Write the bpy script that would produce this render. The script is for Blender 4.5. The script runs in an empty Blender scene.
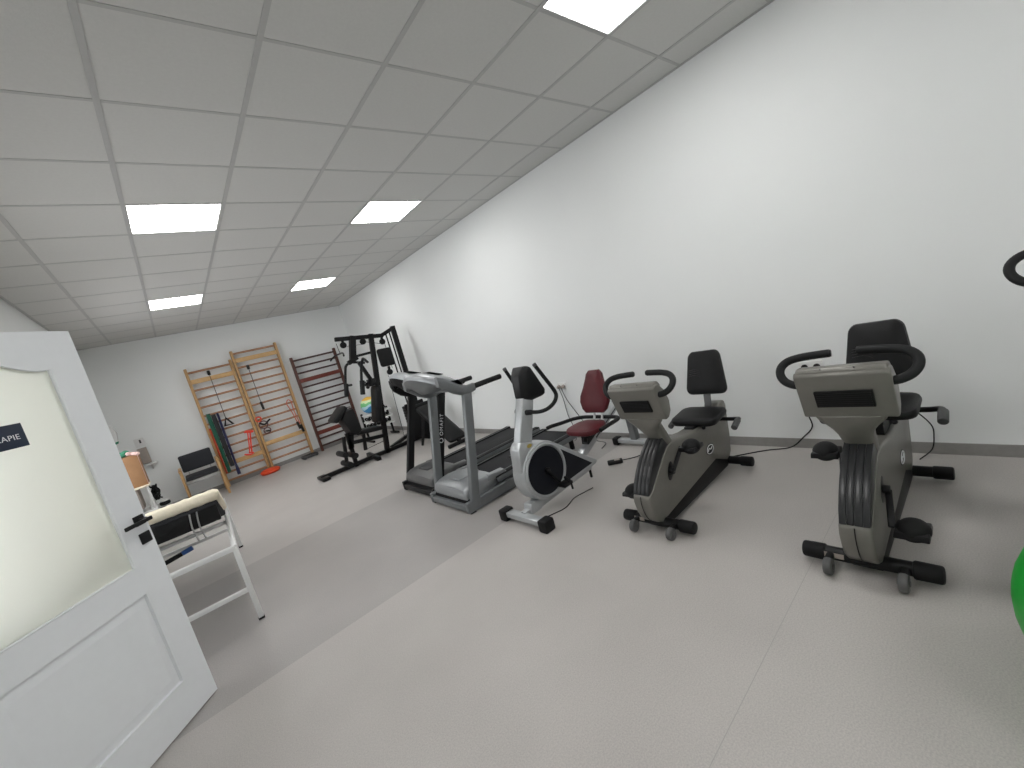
import bpy, bmesh, math, random
from mathutils import Vector, Matrix
random.seed(7)
SC = bpy.context.scene
COL = SC.collection
PI = math.pi

# ---------------------------------------------------------------- camera, world, exposure
cam = bpy.data.cameras.new('camera')
cam.sensor_width = 36.0
cam.lens = 411.8 / 1024 * 36.0
cam.clip_start = 0.02
cam_o = bpy.data.objects.new('camera', cam)
COL.objects.link(cam_o)
Rr = Vector((0.73039221, -0.63010848, -0.26361055))
Ru = Vector((0.28728531, -0.06673999, 0.9555171))
Rf = Vector((0.61967279, 0.77363368, -0.13227455))
cam_o.matrix_world = Matrix(((Rr.x, Ru.x, -Rf.x, -0.1539), (Rr.y, Ru.y, -Rf.y, 0.0), (Rr.z, Ru.z, -Rf.z, 1.484), (0, 0, 0, 1)))
SC.camera = cam_o
w = bpy.data.worlds.new('world'); SC.world = w; w.use_nodes = True
w.node_tree.nodes['Background'].inputs[0].default_value = (0.96, 0.98, 1.0, 1)
w.node_tree.nodes['Background'].inputs[1].default_value = 2.6
SC.view_settings.view_transform = 'Standard'
SC.view_settings.look = 'None'
SC.view_settings.exposure = 0.2
SC.view_settings.gamma = 1.0
SC.view_settings.use_curve_mapping = False
LAMP_STRENGTH = 14.0

# ---------------------------------------------------------------- materials
def srgb(r, g, b):
    f = lambda c: (c / 12.92 if c <= 0.04045 else ((c + 0.055) / 1.055) ** 2.4)
    return (f(r / 255), f(g / 255), f(b / 255))

def mat(name, col, rough=0.5, metal=0.0, var=0.06, scale=25.0, bump=0.0, bscale=200.0, spec=0.5, coat=0.0):
    m = bpy.data.materials.new(name); m.use_nodes = True
    nt = m.node_tree; b = nt.nodes['Principled BSDF']
    tc = nt.nodes.new('ShaderNodeTexCoord')
    nz = nt.nodes.new('ShaderNodeTexNoise'); nz.inputs['Scale'].default_value = scale; nz.inputs['Detail'].default_value = 4
    nt.links.new(tc.outputs['Object'], nz.inputs['Vector'])
    rp = nt.nodes.new('ShaderNodeValToRGB')
    rp.color_ramp.elements[0].position = 0.3; rp.color_ramp.elements[1].position = 0.7
    rp.color_ramp.elements[0].color = tuple(c * (1 - var) for c in col) + (1,)
    rp.color_ramp.elements[1].color = tuple(min(1, c * (1 + var)) for c in col) + (1,)
    nt.links.new(nz.outputs['Fac'], rp.inputs['Fac'])
    nt.links.new(rp.outputs['Color'], b.inputs['Base Color'])
    b.inputs['Roughness'].default_value = rough
    b.inputs['Metallic'].default_value = metal
    b.inputs['Specular IOR Level'].default_value = spec
    b.inputs['Coat Weight'].default_value = coat
    if bump:
        n2 = nt.nodes.new('ShaderNodeTexNoise'); n2.inputs['Scale'].default_value = bscale; n2.inputs['Detail'].default_value = 3
        nt.links.new(tc.outputs['Object'], n2.inputs['Vector'])
        bp = nt.nodes.new('ShaderNodeBump'); bp.inputs['Strength'].default_value = bump; bp.inputs['Distance'].default_value = 0.003
        nt.links.new(n2.outputs['Fac'], bp.inputs['Height'])
        nt.links.new(bp.outputs['Normal'], b.inputs['Normal'])
    return m

def emit(name, col, s):
    m = bpy.data.materials.new(name); m.use_nodes = True
    b = m.node_tree.nodes['Principled BSDF']
    b.inputs['Base Color'].default_value = (0.9, 0.9, 0.9, 1)
    b.inputs['Emission Color'].default_value = col + (1,)
    b.inputs['Emission Strength'].default_value = s
    return m

def vinyl(name, base):
    m = mat(name, base, rough=0.42, var=0.04, scale=2.0, spec=0.45)
    nt = m.node_tree; b = nt.nodes['Principled BSDF']
    src = b.inputs['Base Color'].links[0].from_socket
    tc = nt.nodes.new('ShaderNodeTexCoord')
    vo = nt.nodes.new('ShaderNodeTexNoise'); vo.inputs['Scale'].default_value = 170; vo.inputs['Detail'].default_value = 3; vo.inputs['Roughness'].default_value = 0.7
    nt.links.new(tc.outputs['Object'], vo.inputs['Vector'])
    rp = nt.nodes.new('ShaderNodeValToRGB')
    e = rp.color_ramp.elements
    e[0].position = 0.34; e[0].color = (0.86, 0.86, 0.87, 1)
    e[1].position = 0.66; e[1].color = (1.1, 1.095, 1.085, 1)
    nt.links.new(vo.outputs['Fac'], rp.inputs['Fac'])
    mx = nt.nodes.new('ShaderNodeMix'); mx.data_type = 'RGBA'; mx.blend_type = 'MULTIPLY'; mx.inputs['Factor'].default_value = 1.0
    nt.links.new(src, mx.inputs['A']); nt.links.new(rp.outputs['Color'], mx.inputs['B'])
    nt.links.new(mx.outputs['Result'], b.inputs['Base Color'])
    return m

M = {}
M['wall'] = mat('wall_paint', (0.82, 0.835, 0.83), 0.75, var=0.012, scale=1.2, bump=0.08, bscale=120)
M['tile'] = mat('mineral_tile', (0.60, 0.598, 0.582), 0.9, var=0.02, scale=60, bump=0.25, bscale=160)
M['tbar'] = mat('ceiling_bar', (0.46, 0.46, 0.455), 0.6, var=0.02)
M['floorA'] = vinyl('vinyl_light', (0.46, 0.435, 0.415))
M['floorB'] = vinyl('vinyl_reversed', (0.375, 0.355, 0.342))  # reversed sheet: its darker view-dependent sheen is painted into the base colour
M['seam'] = mat('vinyl_seam', (0.36, 0.34, 0.325), 0.5)
M['base'] = mat('vinyl_skirting', (0.27, 0.26, 0.25), 0.5)
M['white'] = mat('white_lacquer', (0.79, 0.81, 0.83), 0.35, var=0.01)
M['whitemetal'] = mat('white_steel', (0.72, 0.72, 0.71), 0.4, var=0.02)
M['plastic_white'] = mat('white_plastic', (0.75, 0.75, 0.74), 0.35, var=0.02)
M['black'] = mat('black_plastic', (0.007, 0.007, 0.008), 0.36, var=0.1, spec=0.3)
M['matte'] = mat('black_rubber', (0.009, 0.009, 0.0095), 0.6, var=0.1, bump=0.1, spec=0.22)
M['foam'] = mat('black_foam_grip', (0.011, 0.0115, 0.012), 0.55, var=0.1, bump=0.15, bscale=400, spec=0.22)
M['leather'] = mat('black_vinyl_upholstery', (0.0085, 0.0085, 0.009), 0.45, var=0.12, bump=0.12, bscale=300, spec=0.25)
M['fabric'] = mat('dark_grey_fabric', (0.02, 0.021, 0.026), 0.85, var=0.12, scale=120, bump=0.3, bscale=500)
M['steel_black'] = mat('black_powder_coat', (0.006, 0.006, 0.0065), 0.42, var=0.1, spec=0.25)
M['taupe'] = mat('champagne_metallic', (0.175, 0.168, 0.150), 0.38, metal=0.25, var=0.03, coat=0.08)
M['ribbed'] = mat('graphite_cover', (0.022, 0.0225, 0.024), 0.3, var=0.06, spec=0.45)
M['darkgrey'] = mat('dark_grey_plastic', (0.06, 0.06, 0.062), 0.5)
M['hoodgrey'] = mat('dark_grey_metallic', (0.12, 0.12, 0.12), 0.4, metal=0.2, var=0.03)
M['silverdull'] = mat('dull_silver_paint', (0.32, 0.332, 0.342), 0.38, metal=0.35, var=0.03, coat=0.1)
M['silver'] = mat('silver_paint', (0.44, 0.455, 0.465), 0.33, metal=0.45, var=0.03, coat=0.2)
M['steelgrey'] = mat('grey_metallic', (0.165, 0.175, 0.18), 0.38, metal=0.25, var=0.03, coat=0.1)
M['chrome'] = mat('brushed_steel', (0.5, 0.5, 0.5), 0.3, metal=0.9, var=0.04)
M['wheel'] = mat('grey_wheel', (0.09, 0.09, 0.09), 0.5)
M['burgundy'] = mat('burgundy_vinyl', srgb(84, 28, 34), 0.42, spec=0.3, var=0.12, scale=12, bump=0.1, bscale=250)
M['belt'] = mat('treadmill_belt', (0.018, 0.018, 0.02), 0.7, spec=0.25, var=0.15, scale=200, bump=0.2, bscale=500)
M['navydisc'] = mat('dark_navy_plastic', (0.006, 0.007, 0.011), 0.45, var=0.1, spec=0.25)
M['wood'] = mat('beech_wood', srgb(184, 146, 98), 0.5, var=0.14, scale=14)
M['woodboard'] = mat('pale_plywood', srgb(202, 164, 112), 0.5, var=0.1, scale=14)
M['rungwood'] = mat('honey_rung_wood', srgb(164, 120, 88), 0.5, var=0.12, scale=14)
M['brownwood'] = mat('brown_stained_wood', srgb(84, 46, 36), 0.5, var=0.16, scale=14)
M['brownrung'] = mat('dark_brown_rung', srgb(64, 38, 34), 0.5, var=0.16, scale=14)
M['mahogany'] = mat('reddish_board', srgb(108, 44, 32), 0.5, var=0.12, scale=14)
M['cream'] = mat('cream_terry_cover', srgb(238, 228, 206), 0.9, var=0.05, scale=30, bump=0.5, bscale=90)
M['red'] = mat('red_orange_latex', srgb(235, 62, 38), 0.5, var=0.05)
M['orange'] = mat('orange_rubber', srgb(222, 72, 28), 0.5, var=0.06)
M['green'] = mat('green_ball_rubber', srgb(20, 160, 50), 0.38, var=0.05)
M['matgreen'] = mat('green_latex', srgb(0, 82, 62), 0.6, var=0.1)
M['matred'] = mat('brick_red_latex', srgb(190, 70, 40), 0.6, var=0.1)
M['matnavy'] = mat('navy_latex', srgb(28, 32, 74), 0.6, var=0.1)
M['matblack'] = mat('black_latex', srgb(18, 19, 24), 0.6, var=0.1)
M['purple'] = mat('plum_latex', srgb(92, 52, 62), 0.6, var=0.1)
M['salmon'] = mat('salmon_tube', srgb(205, 110, 80), 0.5, var=0.08)
M['card'] = mat('cardboard', srgb(164, 124, 88), 0.8, var=0.08, scale=9)
M['greybox'] = mat('grey_beige_enamel', srgb(160, 150, 142), 0.6, var=0.04)
M['greencloth'] = mat('green_cloth', srgb(62, 132, 104), 0.9, var=0.15, scale=20)
M['pinkcloth'] = mat('pale_pink_cloth', srgb(222, 190, 185), 0.9, var=0.15, scale=20)
M['navysign'] = mat('navy_sign_plate', srgb(24, 36, 58), 0.4, var=0.05)
M['letter'] = mat('white_lettering', (0.8, 0.81, 0.83), 0.5, var=0.01)
M['blue'] = mat('blue_plastic', srgb(40, 80, 140), 0.4)
M['badge'] = mat('brass_badge', srgb(190, 170, 90), 0.35, metal=0.6)
M['lamp'] = emit('led_diffuser', (1.0, 0.995, 0.98), LAMP_STRENGTH)

def glass_mat():
    m = bpy.data.materials.new('frosted_glass'); m.use_nodes = True
    nt = m.node_tree; b = nt.nodes['Principled BSDF']
    b.inputs['Base Color'].default_value = (0.90, 0.905, 0.83, 1)
    b.inputs['Roughness'].default_value = 0.55
    b.inputs['IOR'].default_value = 1.3
    b.inputs['Transmission Weight'].default_value = 0.72
    tc = nt.nodes.new('ShaderNodeTexCoord')
    n2 = nt.nodes.new('ShaderNodeTexNoise'); n2.inputs['Scale'].default_value = 350
    nt.links.new(tc.outputs['Object'], n2.inputs['Vector'])
    bp = nt.nodes.new('ShaderNodeBump'); bp.inputs['Strength'].default_value = 0.15; bp.inputs['Distance'].default_value = 0.001
    nt.links.new(n2.outputs['Fac'], bp.inputs['Height']); nt.links.new(bp.outputs['Normal'], b.inputs['Normal'])
    return m
M['frost'] = glass_mat()

def clear_mat():
    m = bpy.data.materials.new('window_glass'); m.use_nodes = True
    nt = m.node_tree; nt.nodes.clear()
    o = nt.nodes.new('ShaderNodeOutputMaterial'); tr = nt.nodes.new('ShaderNodeBsdfTransparent'); gl = nt.nodes.new('ShaderNodeBsdfGlossy'); mx = nt.nodes.new('ShaderNodeMixShader'); fr = nt.nodes.new('ShaderNodeLayerWeight'); pw = nt.nodes.new('ShaderNodeMath'); pw.operation = 'POWER'; pw.inputs[1].default_value = 4.0; nt.links.new(fr.outputs['Facing'], pw.inputs[0])
    gl.inputs['Roughness'].default_value = 0.02
    nt.links.new(pw.outputs[0], mx.inputs[0]); nt.links.new(tr.outputs[0], mx.inputs[1]); nt.links.new(gl.outputs[0], mx.inputs[2]); nt.links.new(mx.outputs[0], o.inputs[0])
    return m
M['clear'] = clear_mat()

def ball_mat():
    m = mat('multicolour_ball', (1, 1, 1), 0.45)
    nt = m.node_tree; b = nt.nodes['Principled BSDF']
    tc = nt.nodes.new('ShaderNodeTexCoord'); sp = nt.nodes.new('ShaderNodeSeparateXYZ')
    nz = nt.nodes.new('ShaderNodeTexNoise'); nz.inputs['Scale'].default_value = 6
    nt.links.new(tc.outputs['Object'], nz.inputs['Vector'])
    mp = nt.nodes.new('ShaderNodeVectorMath'); mp.operation = 'MULTIPLY_ADD'
    mp.inputs[1].default_value = (0.16, 0.16, 0.16)
    nt.links.new(nz.outputs['Color'], mp.inputs[0]); nt.links.new(tc.outputs['Object'], mp.inputs[2])
    nt.links.new(mp.outputs[0], sp.inputs[0])
    mr = nt.nodes.new('ShaderNodeMapRange'); mr.inputs['From Min'].default_value = -0.1; mr.inputs['From Max'].default_value = 0.26
    nt.links.new(sp.outputs['Z'], mr.inputs['Value'])
    rp = nt.nodes.new('ShaderNodeValToRGB'); rp.color_ramp.interpolation = 'CONSTANT'
    cols = [(0, srgb(120, 90, 110)), (0.14, srgb(60, 140, 190)), (0.36, srgb(190, 225, 235)), (0.52, srgb(120, 200, 130)), (0.66, srgb(225, 235, 190)), (0.8, srgb(240, 190, 70))]
    el = rp.color_ramp.elements
    while len(el) < len(cols): el.new(0.5)
    for e, (pp, c) in zip(el, cols): e.position = pp; e.color = c + (1,)
    nt.links.new(mr.outputs['Result'], rp.inputs['Fac']); nt.links.new(rp.outputs['Color'], b.inputs['Base Color'])
    return m
M['ball'] = ball_mat()

# ---------------------------------------------------------------- mesh helpers
def V(*a): return Vector(a)

class B:
    """collects shapes; build() links them as ONE mesh object"""
    def __init__(s): s.bm = bmesh.new()
    def _merge(s, t):
        me = bpy.data.meshes.new('t'); t.to_mesh(me); t.free(); s.bm.from_mesh(me); bpy.data.meshes.remove(me)
    def _bev(s, t, bev, seg, ang=0.5):
        if bev > 0:
            t.normal_update()
            ed = [e for e in t.edges if len(e.link_faces) == 2 and e.calc_face_angle(0) > ang]
            bmesh.ops.bevel(t, geom=ed, offset=bev, segments=seg, profile=0.5, affect='EDGES', clamp_overlap=True)
    def box(s, c, size, rot=None, bev=0.0, seg=2):
        t = bmesh.new(); bmesh.ops.create_cube(t, size=1.0)
        bmesh.ops.scale(t, vec=size, verts=t.verts); s._bev(t, bev, seg)
        if rot is not None: bmesh.ops.transform(t, matrix=rot.to_4x4(), verts=t.verts)
        bmesh.ops.translate(t, vec=c, verts=t.verts); s._merge(t); return s
    def beam(s, p0, p1, w, h, bev=0.004, up=(0, 0, 1)):
        p0, p1 = Vector(p0), Vector(p1); d = p1 - p0
        z = d.normalized(); u = Vector(up)
        if abs(z.dot(u)) > 0.98: u = Vector((1, 0, 0))
        x = u.cross(z).normalized(); y = z.cross(x)
        s.box((p0 + p1) / 2, (w, h, d.length), Matrix((x, y, z)).transposed(), bev); return s
    def cyl(s, p0, p1, r, r2=None, seg=20, bev=0.0):
        p0, p1 = Vector(p0), Vector(p1); d = p1 - p0
        t = bmesh.new()
        bmesh.ops.create_cone(t, cap_ends=True, segments=seg, radius1=r, radius2=r if r2 is None else r2, depth=d.length)
        if bev: s._bev(t, bev, 2, 1.0)
        q = Vector((0, 0, 1)).rotation_difference(d.normalized())
        bmesh.ops.transform(t, matrix=Matrix.Translation((p0 + p1) / 2) @ q.to_matrix().to_4x4(), verts=t.verts)
        s._merge(t); return s
    def tube(s, pts, r, seg=12, smooth=3, closed=False):
        P = [Vector(p) for p in pts]
        if smooth and len(P) > 2:
            Q = []; n = len(P); rng = range(n) if closed else range(n - 1)
            for i in rng:
                if closed: a, b, c, d = P[i - 1], P[i], P[(i + 1) % n], P[(i + 2) % n]
                else: a, b, c, d = P[max(i - 1, 0)], P[i], P[i + 1], P[min(i + 2, n - 1)]
                for k in range(smooth):
                    u = k / smooth
                    Q.append(0.5 * ((2 * b) + (c - a) * u + (2 * a - 5 * b + 4 * c - d) * u * u + (3 * b - a - 3 * c + d) * u ** 3))
            if not closed: Q.append(P[-1])
            P = Q
        t = bmesh.new(); n = len(P); rings = []; prev = None
        for i in range(n):
            tg = ((P[(i + 1) % n] - P[i - 1]) if closed else (P[min(i + 1, n - 1)] - P[max(i - 1, 0)])).normalized()
            if prev is None:
                u = Vector((0, 0, 1)) if abs(tg.z) < 0.9 else Vector((1, 0, 0))
                x = u.cross(tg).normalized()
            else:
                x = (prev - tg * prev.dot(tg)).normalized()
            prev = x; y = tg.cross(x)
            rr = r[i * (len(r) - 1) // max(1, n - 1)] if isinstance(r, (list, tuple)) else r
            rings.append([t.verts.new(P[i] + x * math.cos(2 * PI * k / seg) * rr + y * math.sin(2 * PI * k / seg) * rr) for k in range(seg)])
        m = n if closed else n - 1
        for i in range(m):
            a, b = rings[i], rings[(i + 1) % n]
            for k in range(seg): t.faces.new((a[k], a[(k + 1) % seg], b[(k + 1) % seg], b[k]))
        if not closed:
            t.faces.new(rings[0][::-1]); t.faces.new(rings[-1])
        s._merge(t); return s
    def prism(s, out, a, b, axis='y', bev=0.0, seg=2, ang=0.5):
        """outline of 2D points swept along an axis: y -> (x,z), x -> (y,z), z -> (x,y)"""
        f = {'y': lambda p, t: (p[0], t, p[1]), 'x': lambda p, t: (t, p[0], p[1]), 'z': lambda p, t: (p[0], p[1], t)}[axis]
        t = bmesh.new()
        A = [t.verts.new(f(p, a)) for p in out]; Bv = [t.verts.new(f(p, b)) for p in out]; n = len(out)
        t.faces.new(A); t.faces.new(Bv[::-1])
        for i in range(n): t.faces.new((A[i], Bv[i], Bv[(i + 1) % n], A[(i + 1) % n]))
        bmesh.ops.recalc_face_normals(t, faces=t.faces); s._bev(t, bev, seg, ang)
        s._merge(t); return s
    def hull(s, pts, bev=0.0, seg=2):
        t = bmesh.new()
        for p in pts: t.verts.new(p)
        r = bmesh.ops.convex_hull(t, input=t.verts)
        bmesh.ops.delete(t, geom=[v for v in t.verts if not v.link_faces], context='VERTS')
        bmesh.ops.dissolve_limit(t, angle_limit=0.05, verts=t.verts, edges=t.edges)
        bmesh.ops.recalc_face_normals(t, faces=t.faces); s._bev(t, bev, seg, 0.3)
        s._merge(t); return s
    def loft(s, rings, caps=True, cap0=True):
        t = bmesh.new(); R = [[t.verts.new(p) for p in r] for r in rings]; n = len(R[0])
        for a, b in zip(R, R[1:]):
            for k in range(n): t.faces.new((a[k], a[(k + 1) % n], b[(k + 1) % n], b[k]))
        if caps:
            if cap0: t.faces.new(R[0][::-1])
            t.faces.new(R[-1])
        bmesh.ops.recalc_face_normals(t, faces=t.faces); s._merge(t); return s
    def ball(s, c, r, seg=24, scale=(1, 1, 1)):
        t = bmesh.new(); bmesh.ops.create_uvsphere(t, u_segments=seg, v_segments=seg // 2, radius=r)
        bmesh.ops.scale(t, vec=scale, verts=t.verts); bmesh.ops.translate(t, vec=c, verts=t.verts); s._merge(t); return s
    def ring(s, c, R, r, axis=(0, 0, 1), seg=40, sub=10, sc=(1, 1)):
        q = Vector((0, 0, 1)).rotation_difference(Vector(axis).normalized())
        pts = [Vector(c) + q @ Vector((math.cos(2 * PI * k / seg) * R * sc[0], math.sin(2 * PI * k / seg) * R * sc[1], 0)) for k in range(seg)]
        return s.tube(pts, r, sub, 0, True)
    def build(s, name, m, parent=None, sharp=38, loc=None):
        me = bpy.data.meshes.new(name); s.bm.normal_update(); s.bm.to_mesh(me); s.bm.free()
        me.polygons.foreach_set('use_smooth', [True] * len(me.polygons)); me.set_sharp_from_angle(angle=math.radians(sharp))
        for x in (m if isinstance(m, (list, tuple)) else [m]): me.materials.append(x)
        o = bpy.data.objects.new(name, me); COL.objects.link(o)
        if parent: o.parent = parent
        if loc is not None: o.location = loc
        return o

def rrect(w, h, r, n=5, cx=0.0, cy=0.0):
    """rounded rectangle outline"""
    P = []
    for (sx, sy, a0) in ((1, 1, 0), (-1, 1, PI / 2), (-1, -1, PI), (1, -1, 1.5 * PI)):
        for k in range(n + 1):
            a = a0 + PI / 2 * k / n
            P.append((cx + sx * (w / 2 - r) + r * math.cos(a), cy + sy * (h / 2 - r) + r * math.sin(a)))
    return P

def pad(o, outline, th, origin, ux, uy, bulge=0.012, edge=0.02, mat_=None, name='seat', parent=None):
    """upholstered pad: outline in (u,v) swept by th along w = ux x uy, domed on top"""
    ux, uy = Vector(ux).normalized(), Vector(uy).normalized(); wz = ux.cross(uy).normalized(); origin = Vector(origin)
    cx = sum(p[0] for p in outline) / len(outline); cy = sum(p[1] for p in outline) / len(outline)
    rings = []
    def ring(k, h): return [origin + ux * (cx + (p[0] - cx) * k) + uy * (cy + (p[1] - cy) * k) + wz * h for p in outline]
    ext = max(max(abs(p[0] - cx), abs(p[1] - cy)) for p in outline); e = edge / ext
    seq = [(0.6, 0), (1 - e, 0), (1 - 0.3 * e, edge * 0.3), (1, edge), (1, th - edge), (1 - 0.3 * e, th - edge * 0.3), (1 - e, th), (0.6, th + bulge * 0.8), (0.25, th + bulge)]
    o.loft([ring(k, h) for k, h in seq]); return o

def prop(o, label=None, cat=None, group=None, kind=None):
    if label: o['label'] = label
    if cat: o['category'] = cat
    if group: o['group'] = group
    if kind: o['kind'] = kind
    return o

def thing(name, label, cat, loc=(0, 0, 0), rz=0.0, group=None):
    o = bpy.data.objects.new(name, None); COL.objects.link(o)
    o.empty_display_size = 0.1; o.location = loc; o.rotation_euler = (0, 0, rz)
    return prop(o, label, cat, group)

def struct(o): o['kind'] = 'structure'; return o

def copy_tree(o, parent=None):
    c = o.copy(); COL.objects.link(c)
    if parent: c.parent = parent
    for ch in list(o.children): copy_tree(ch, c)
    return c

def text_mesh(body, size, m, extrude=0.0006, spacing=1.06, align='LEFT'):
    cu = bpy.data.curves.new('lettering', 'FONT'); cu.body = body; cu.size = size; cu.align_x = align; cu.extrude = extrude; cu.space_character = spacing
    o = bpy.data.objects.new('lettering', cu); COL.objects.link(o)
    me = bpy.data.meshes.new_from_object(o.evaluated_get(bpy.context.evaluated_depsgraph_get()))
    bpy.data.objects.remove(o); me.name = 'lettering'; me.materials.clear(); me.materials.append(m)
    o = bpy.data.objects.new('lettering', me); COL.objects.link(o); return o

# ---------------------------------------------------------------- room shell
XL, XR, YB, YF, H = -1.03, 3.32, -2.6, 9.7, 3.0
def make_floor():
    bm = bmesh.new()
    ys = [YB - 0.1]
    seams = [-1.3, 0.69, 2.68, 4.66, 6.65, 8.63]
    bands = []; prev = YB - 0.1; k = 0
    for sm in seams:
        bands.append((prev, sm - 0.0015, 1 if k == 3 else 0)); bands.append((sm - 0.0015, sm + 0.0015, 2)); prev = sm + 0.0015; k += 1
    bands.append((prev, YF + 0.1, 0))
    for a, b, mi in bands:
        f = bm.faces.new([bm.verts.new(p) for p in ((-2.6, a, 0), (XR + 0.1, a, 0), (XR + 0.1, b, 0), (-2.6, b, 0))]); f.material_index = mi
    me = bpy.data.meshes.new('floor'); bm.to_mesh(me); bm.free()
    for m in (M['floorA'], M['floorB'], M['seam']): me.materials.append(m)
    o = bpy.data.objects.new('floor', me); COL.objects.link(o); struct(o)
make_floor()
struct(B().box((XR + 0.06, (YB + YF) / 2, H / 2 + 0.05), (0.12, YF - YB + 0.4, H + 0.1)).build('wall_right', M['wall']))
struct(B().box(((XL + XR) / 2, YF + 0.06, H / 2 + 0.05), (XR - XL + 0.4, 0.12, H + 0.1)).build('wall_back', M['wall']))
W1 = (2.7, 4.9, 0.7, 2.4)       # unseen windows added for fill light behind the open door, left wall (y0, y1, z0, z1)
W4 = (5.4, 8.2, 0.7, 2.4)
W3 = (-0.2, 0.8, 0.8, 2.4)       # also added for fill light, unseen behind the camera, front wall (x0, x1, z0, z1)
wf = B()
wf.box(((XL - 0.2 + W3[0]) / 2, YB - 0.06, H / 2 + 0.05), (W3[0] - XL + 0.2, 0.12, H + 0.1)); wf.box(((XR + 0.2 + W3[1]) / 2, YB - 0.06, H / 2 + 0.05), (XR + 0.2 - W3[1], 0.12, H + 0.1))
wf.box(((W3[0] + W3[1]) / 2, YB - 0.06, W3[2] / 2), (W3[1] - W3[0], 0.12, W3[2])); wf.box(((W3[0] + W3[1]) / 2, YB - 0.06, (W3[3] + H + 0.1) / 2), (W3[1] - W3[0], 0.12, H + 0.1 - W3[3]))
struct(wf.build('wall_front', M['wall']))
wl = B()
D0, D1, DH = 1.31, 2.235, 2.06                                     # doorway in the left wall
wl.box((XL - 0.06, (YB + D0) / 2, H / 2 + 0.05), (0.12, D0 - YB, H + 0.1))
for y0, y1, q in ((D1, 5.1, W1), (5.1, YF, W4)):
    wl.box((XL - 0.06, (y0 + q[0]) / 2, H / 2 + 0.05), (0.12, q[0] - y0, H + 0.1)); wl.box((XL - 0.06, (y1 + q[1]) / 2, H / 2 + 0.05), (0.12, y1 - q[1], H + 0.1))
    wl.box((XL - 0.06, (q[0] + q[1]) / 2, q[2] / 2), (0.12, q[1] - q[0], q[2])); wl.box((XL - 0.06, (q[0] + q[1]) / 2, (q[3] + H + 0.1) / 2), (0.12, q[1] - q[0], H + 0.1 - q[3]))
wl.box((XL - 0.06, (D0 + D1) / 2, (DH + H + 0.1) / 2), (0.12, D1 - D0, H + 0.1 - DH))
struct(wl.build('wall_left', M['wall']))
wc = B()
wc.box((-2.55, 1.77, 1.55), (0.1, 2.1, 3.1)); wc.box((-1.85, 0.77, 1.55), (1.4, 0.1, 3.1)); wc.box((-1.85, 2.77, 1.55), (1.4, 0.1, 3.1)); wc.box((-1.85, 1.77, 2.7), (1.4, 2.1, 0.1))
struct(wc.build('wall_corridor', M['wall']))
def window(n, pos, wdt, z0, z1, rz):  # made-up opening out of view that lets fill light in
    t = bpy.data.objects.new('window_%d' % n, None); COL.objects.link(t); t.location = (pos[0], pos[1], 0); t.rotation_euler = (0, 0, rz); struct(t)
    f = B(); zc = (z0 + z1) / 2
    for x in (-wdt / 2 + 0.03, 0, wdt / 2 - 0.03): f.box((x, 0, zc), (0.06, 0.07, z1 - z0), bev=0.005)
    for z in (z0 + 0.03, z1 - 0.03): f.box((0, 0, z), (wdt, 0.07, 0.06), bev=0.005)
    f.build('window_frame', M['white'], t)
    B().box((0, 0, zc), (wdt - 0.1, 0.006, z1 - z0 - 0.1)).build('window_pane', M['clear'], t)
    B().box((0, -0.08, z0 - 0.012), (wdt + 0.06, 0.16, 0.024), bev=0.004).build('window_sill', M['white'], t)
    l = bpy.data.lights.new('daylight_portal', 'AREA'); l.shape = 'RECTANGLE'; l.size = wdt; l.size_y = z1 - z0; l.cycles.is_portal = True
    lo = bpy.data.objects.new('daylight_portal', l); COL.objects.link(lo); lo.parent = t; lo.location = (0, 0.05, zc); lo.rotation_euler = (-PI / 2, 0, 0)
window(1, (XL - 0.06, (W1[0] + W1[1]) / 2), W1[1] - W1[0], W1[2], W1[3], PI / 2)
window(2, (XL - 0.06, (W4[0] + W4[1]) / 2), W4[1] - W4[0], W4[2], W4[3], PI / 2)
window(3, ((W3[0] + W3[1]) / 2, YB - 0.06), W3[1] - W3[0], W3[2], W3[3], PI)
tr = B()
for y in (D0 - 0.03, D1 + 0.03): tr.box((XL + 0.004, y, DH / 2), (0.014, 0.07, DH + 0.06), bev=0.003)
tr.box((XL + 0.004, (D0 + D1) / 2, DH + 0.035), (0.014, D1 - D0 + 0.13, 0.07), bev=0.003)
struct(tr.build('trim_1', M['white']))
struct(B().prism([(XR - 0.004, 0), (XR - 0.004, 0.075), (XR + 0.01, 0.082), (XR + 0.01, 0)], YB, YF).build('baseboard_right', M['base']))
struct(B().prism([(YF - 0.004, 0), (YF - 0.004, 0.075), (YF + 0.01, 0.082), (YF + 0.01, 0)], XL, XR, 'x').build('baseboard_back', M['base']))
bl = B()
for a, b in ((YB, D0 - 0.07), (D1 + 0.07, YF)): bl.prism([(XL + 0.004, 0), (XL + 0.004, 0.075), (XL - 0.01, 0.082), (XL - 0.01, 0)], a, b)
struct(bl.build('baseboard_left', M['base']))

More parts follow.
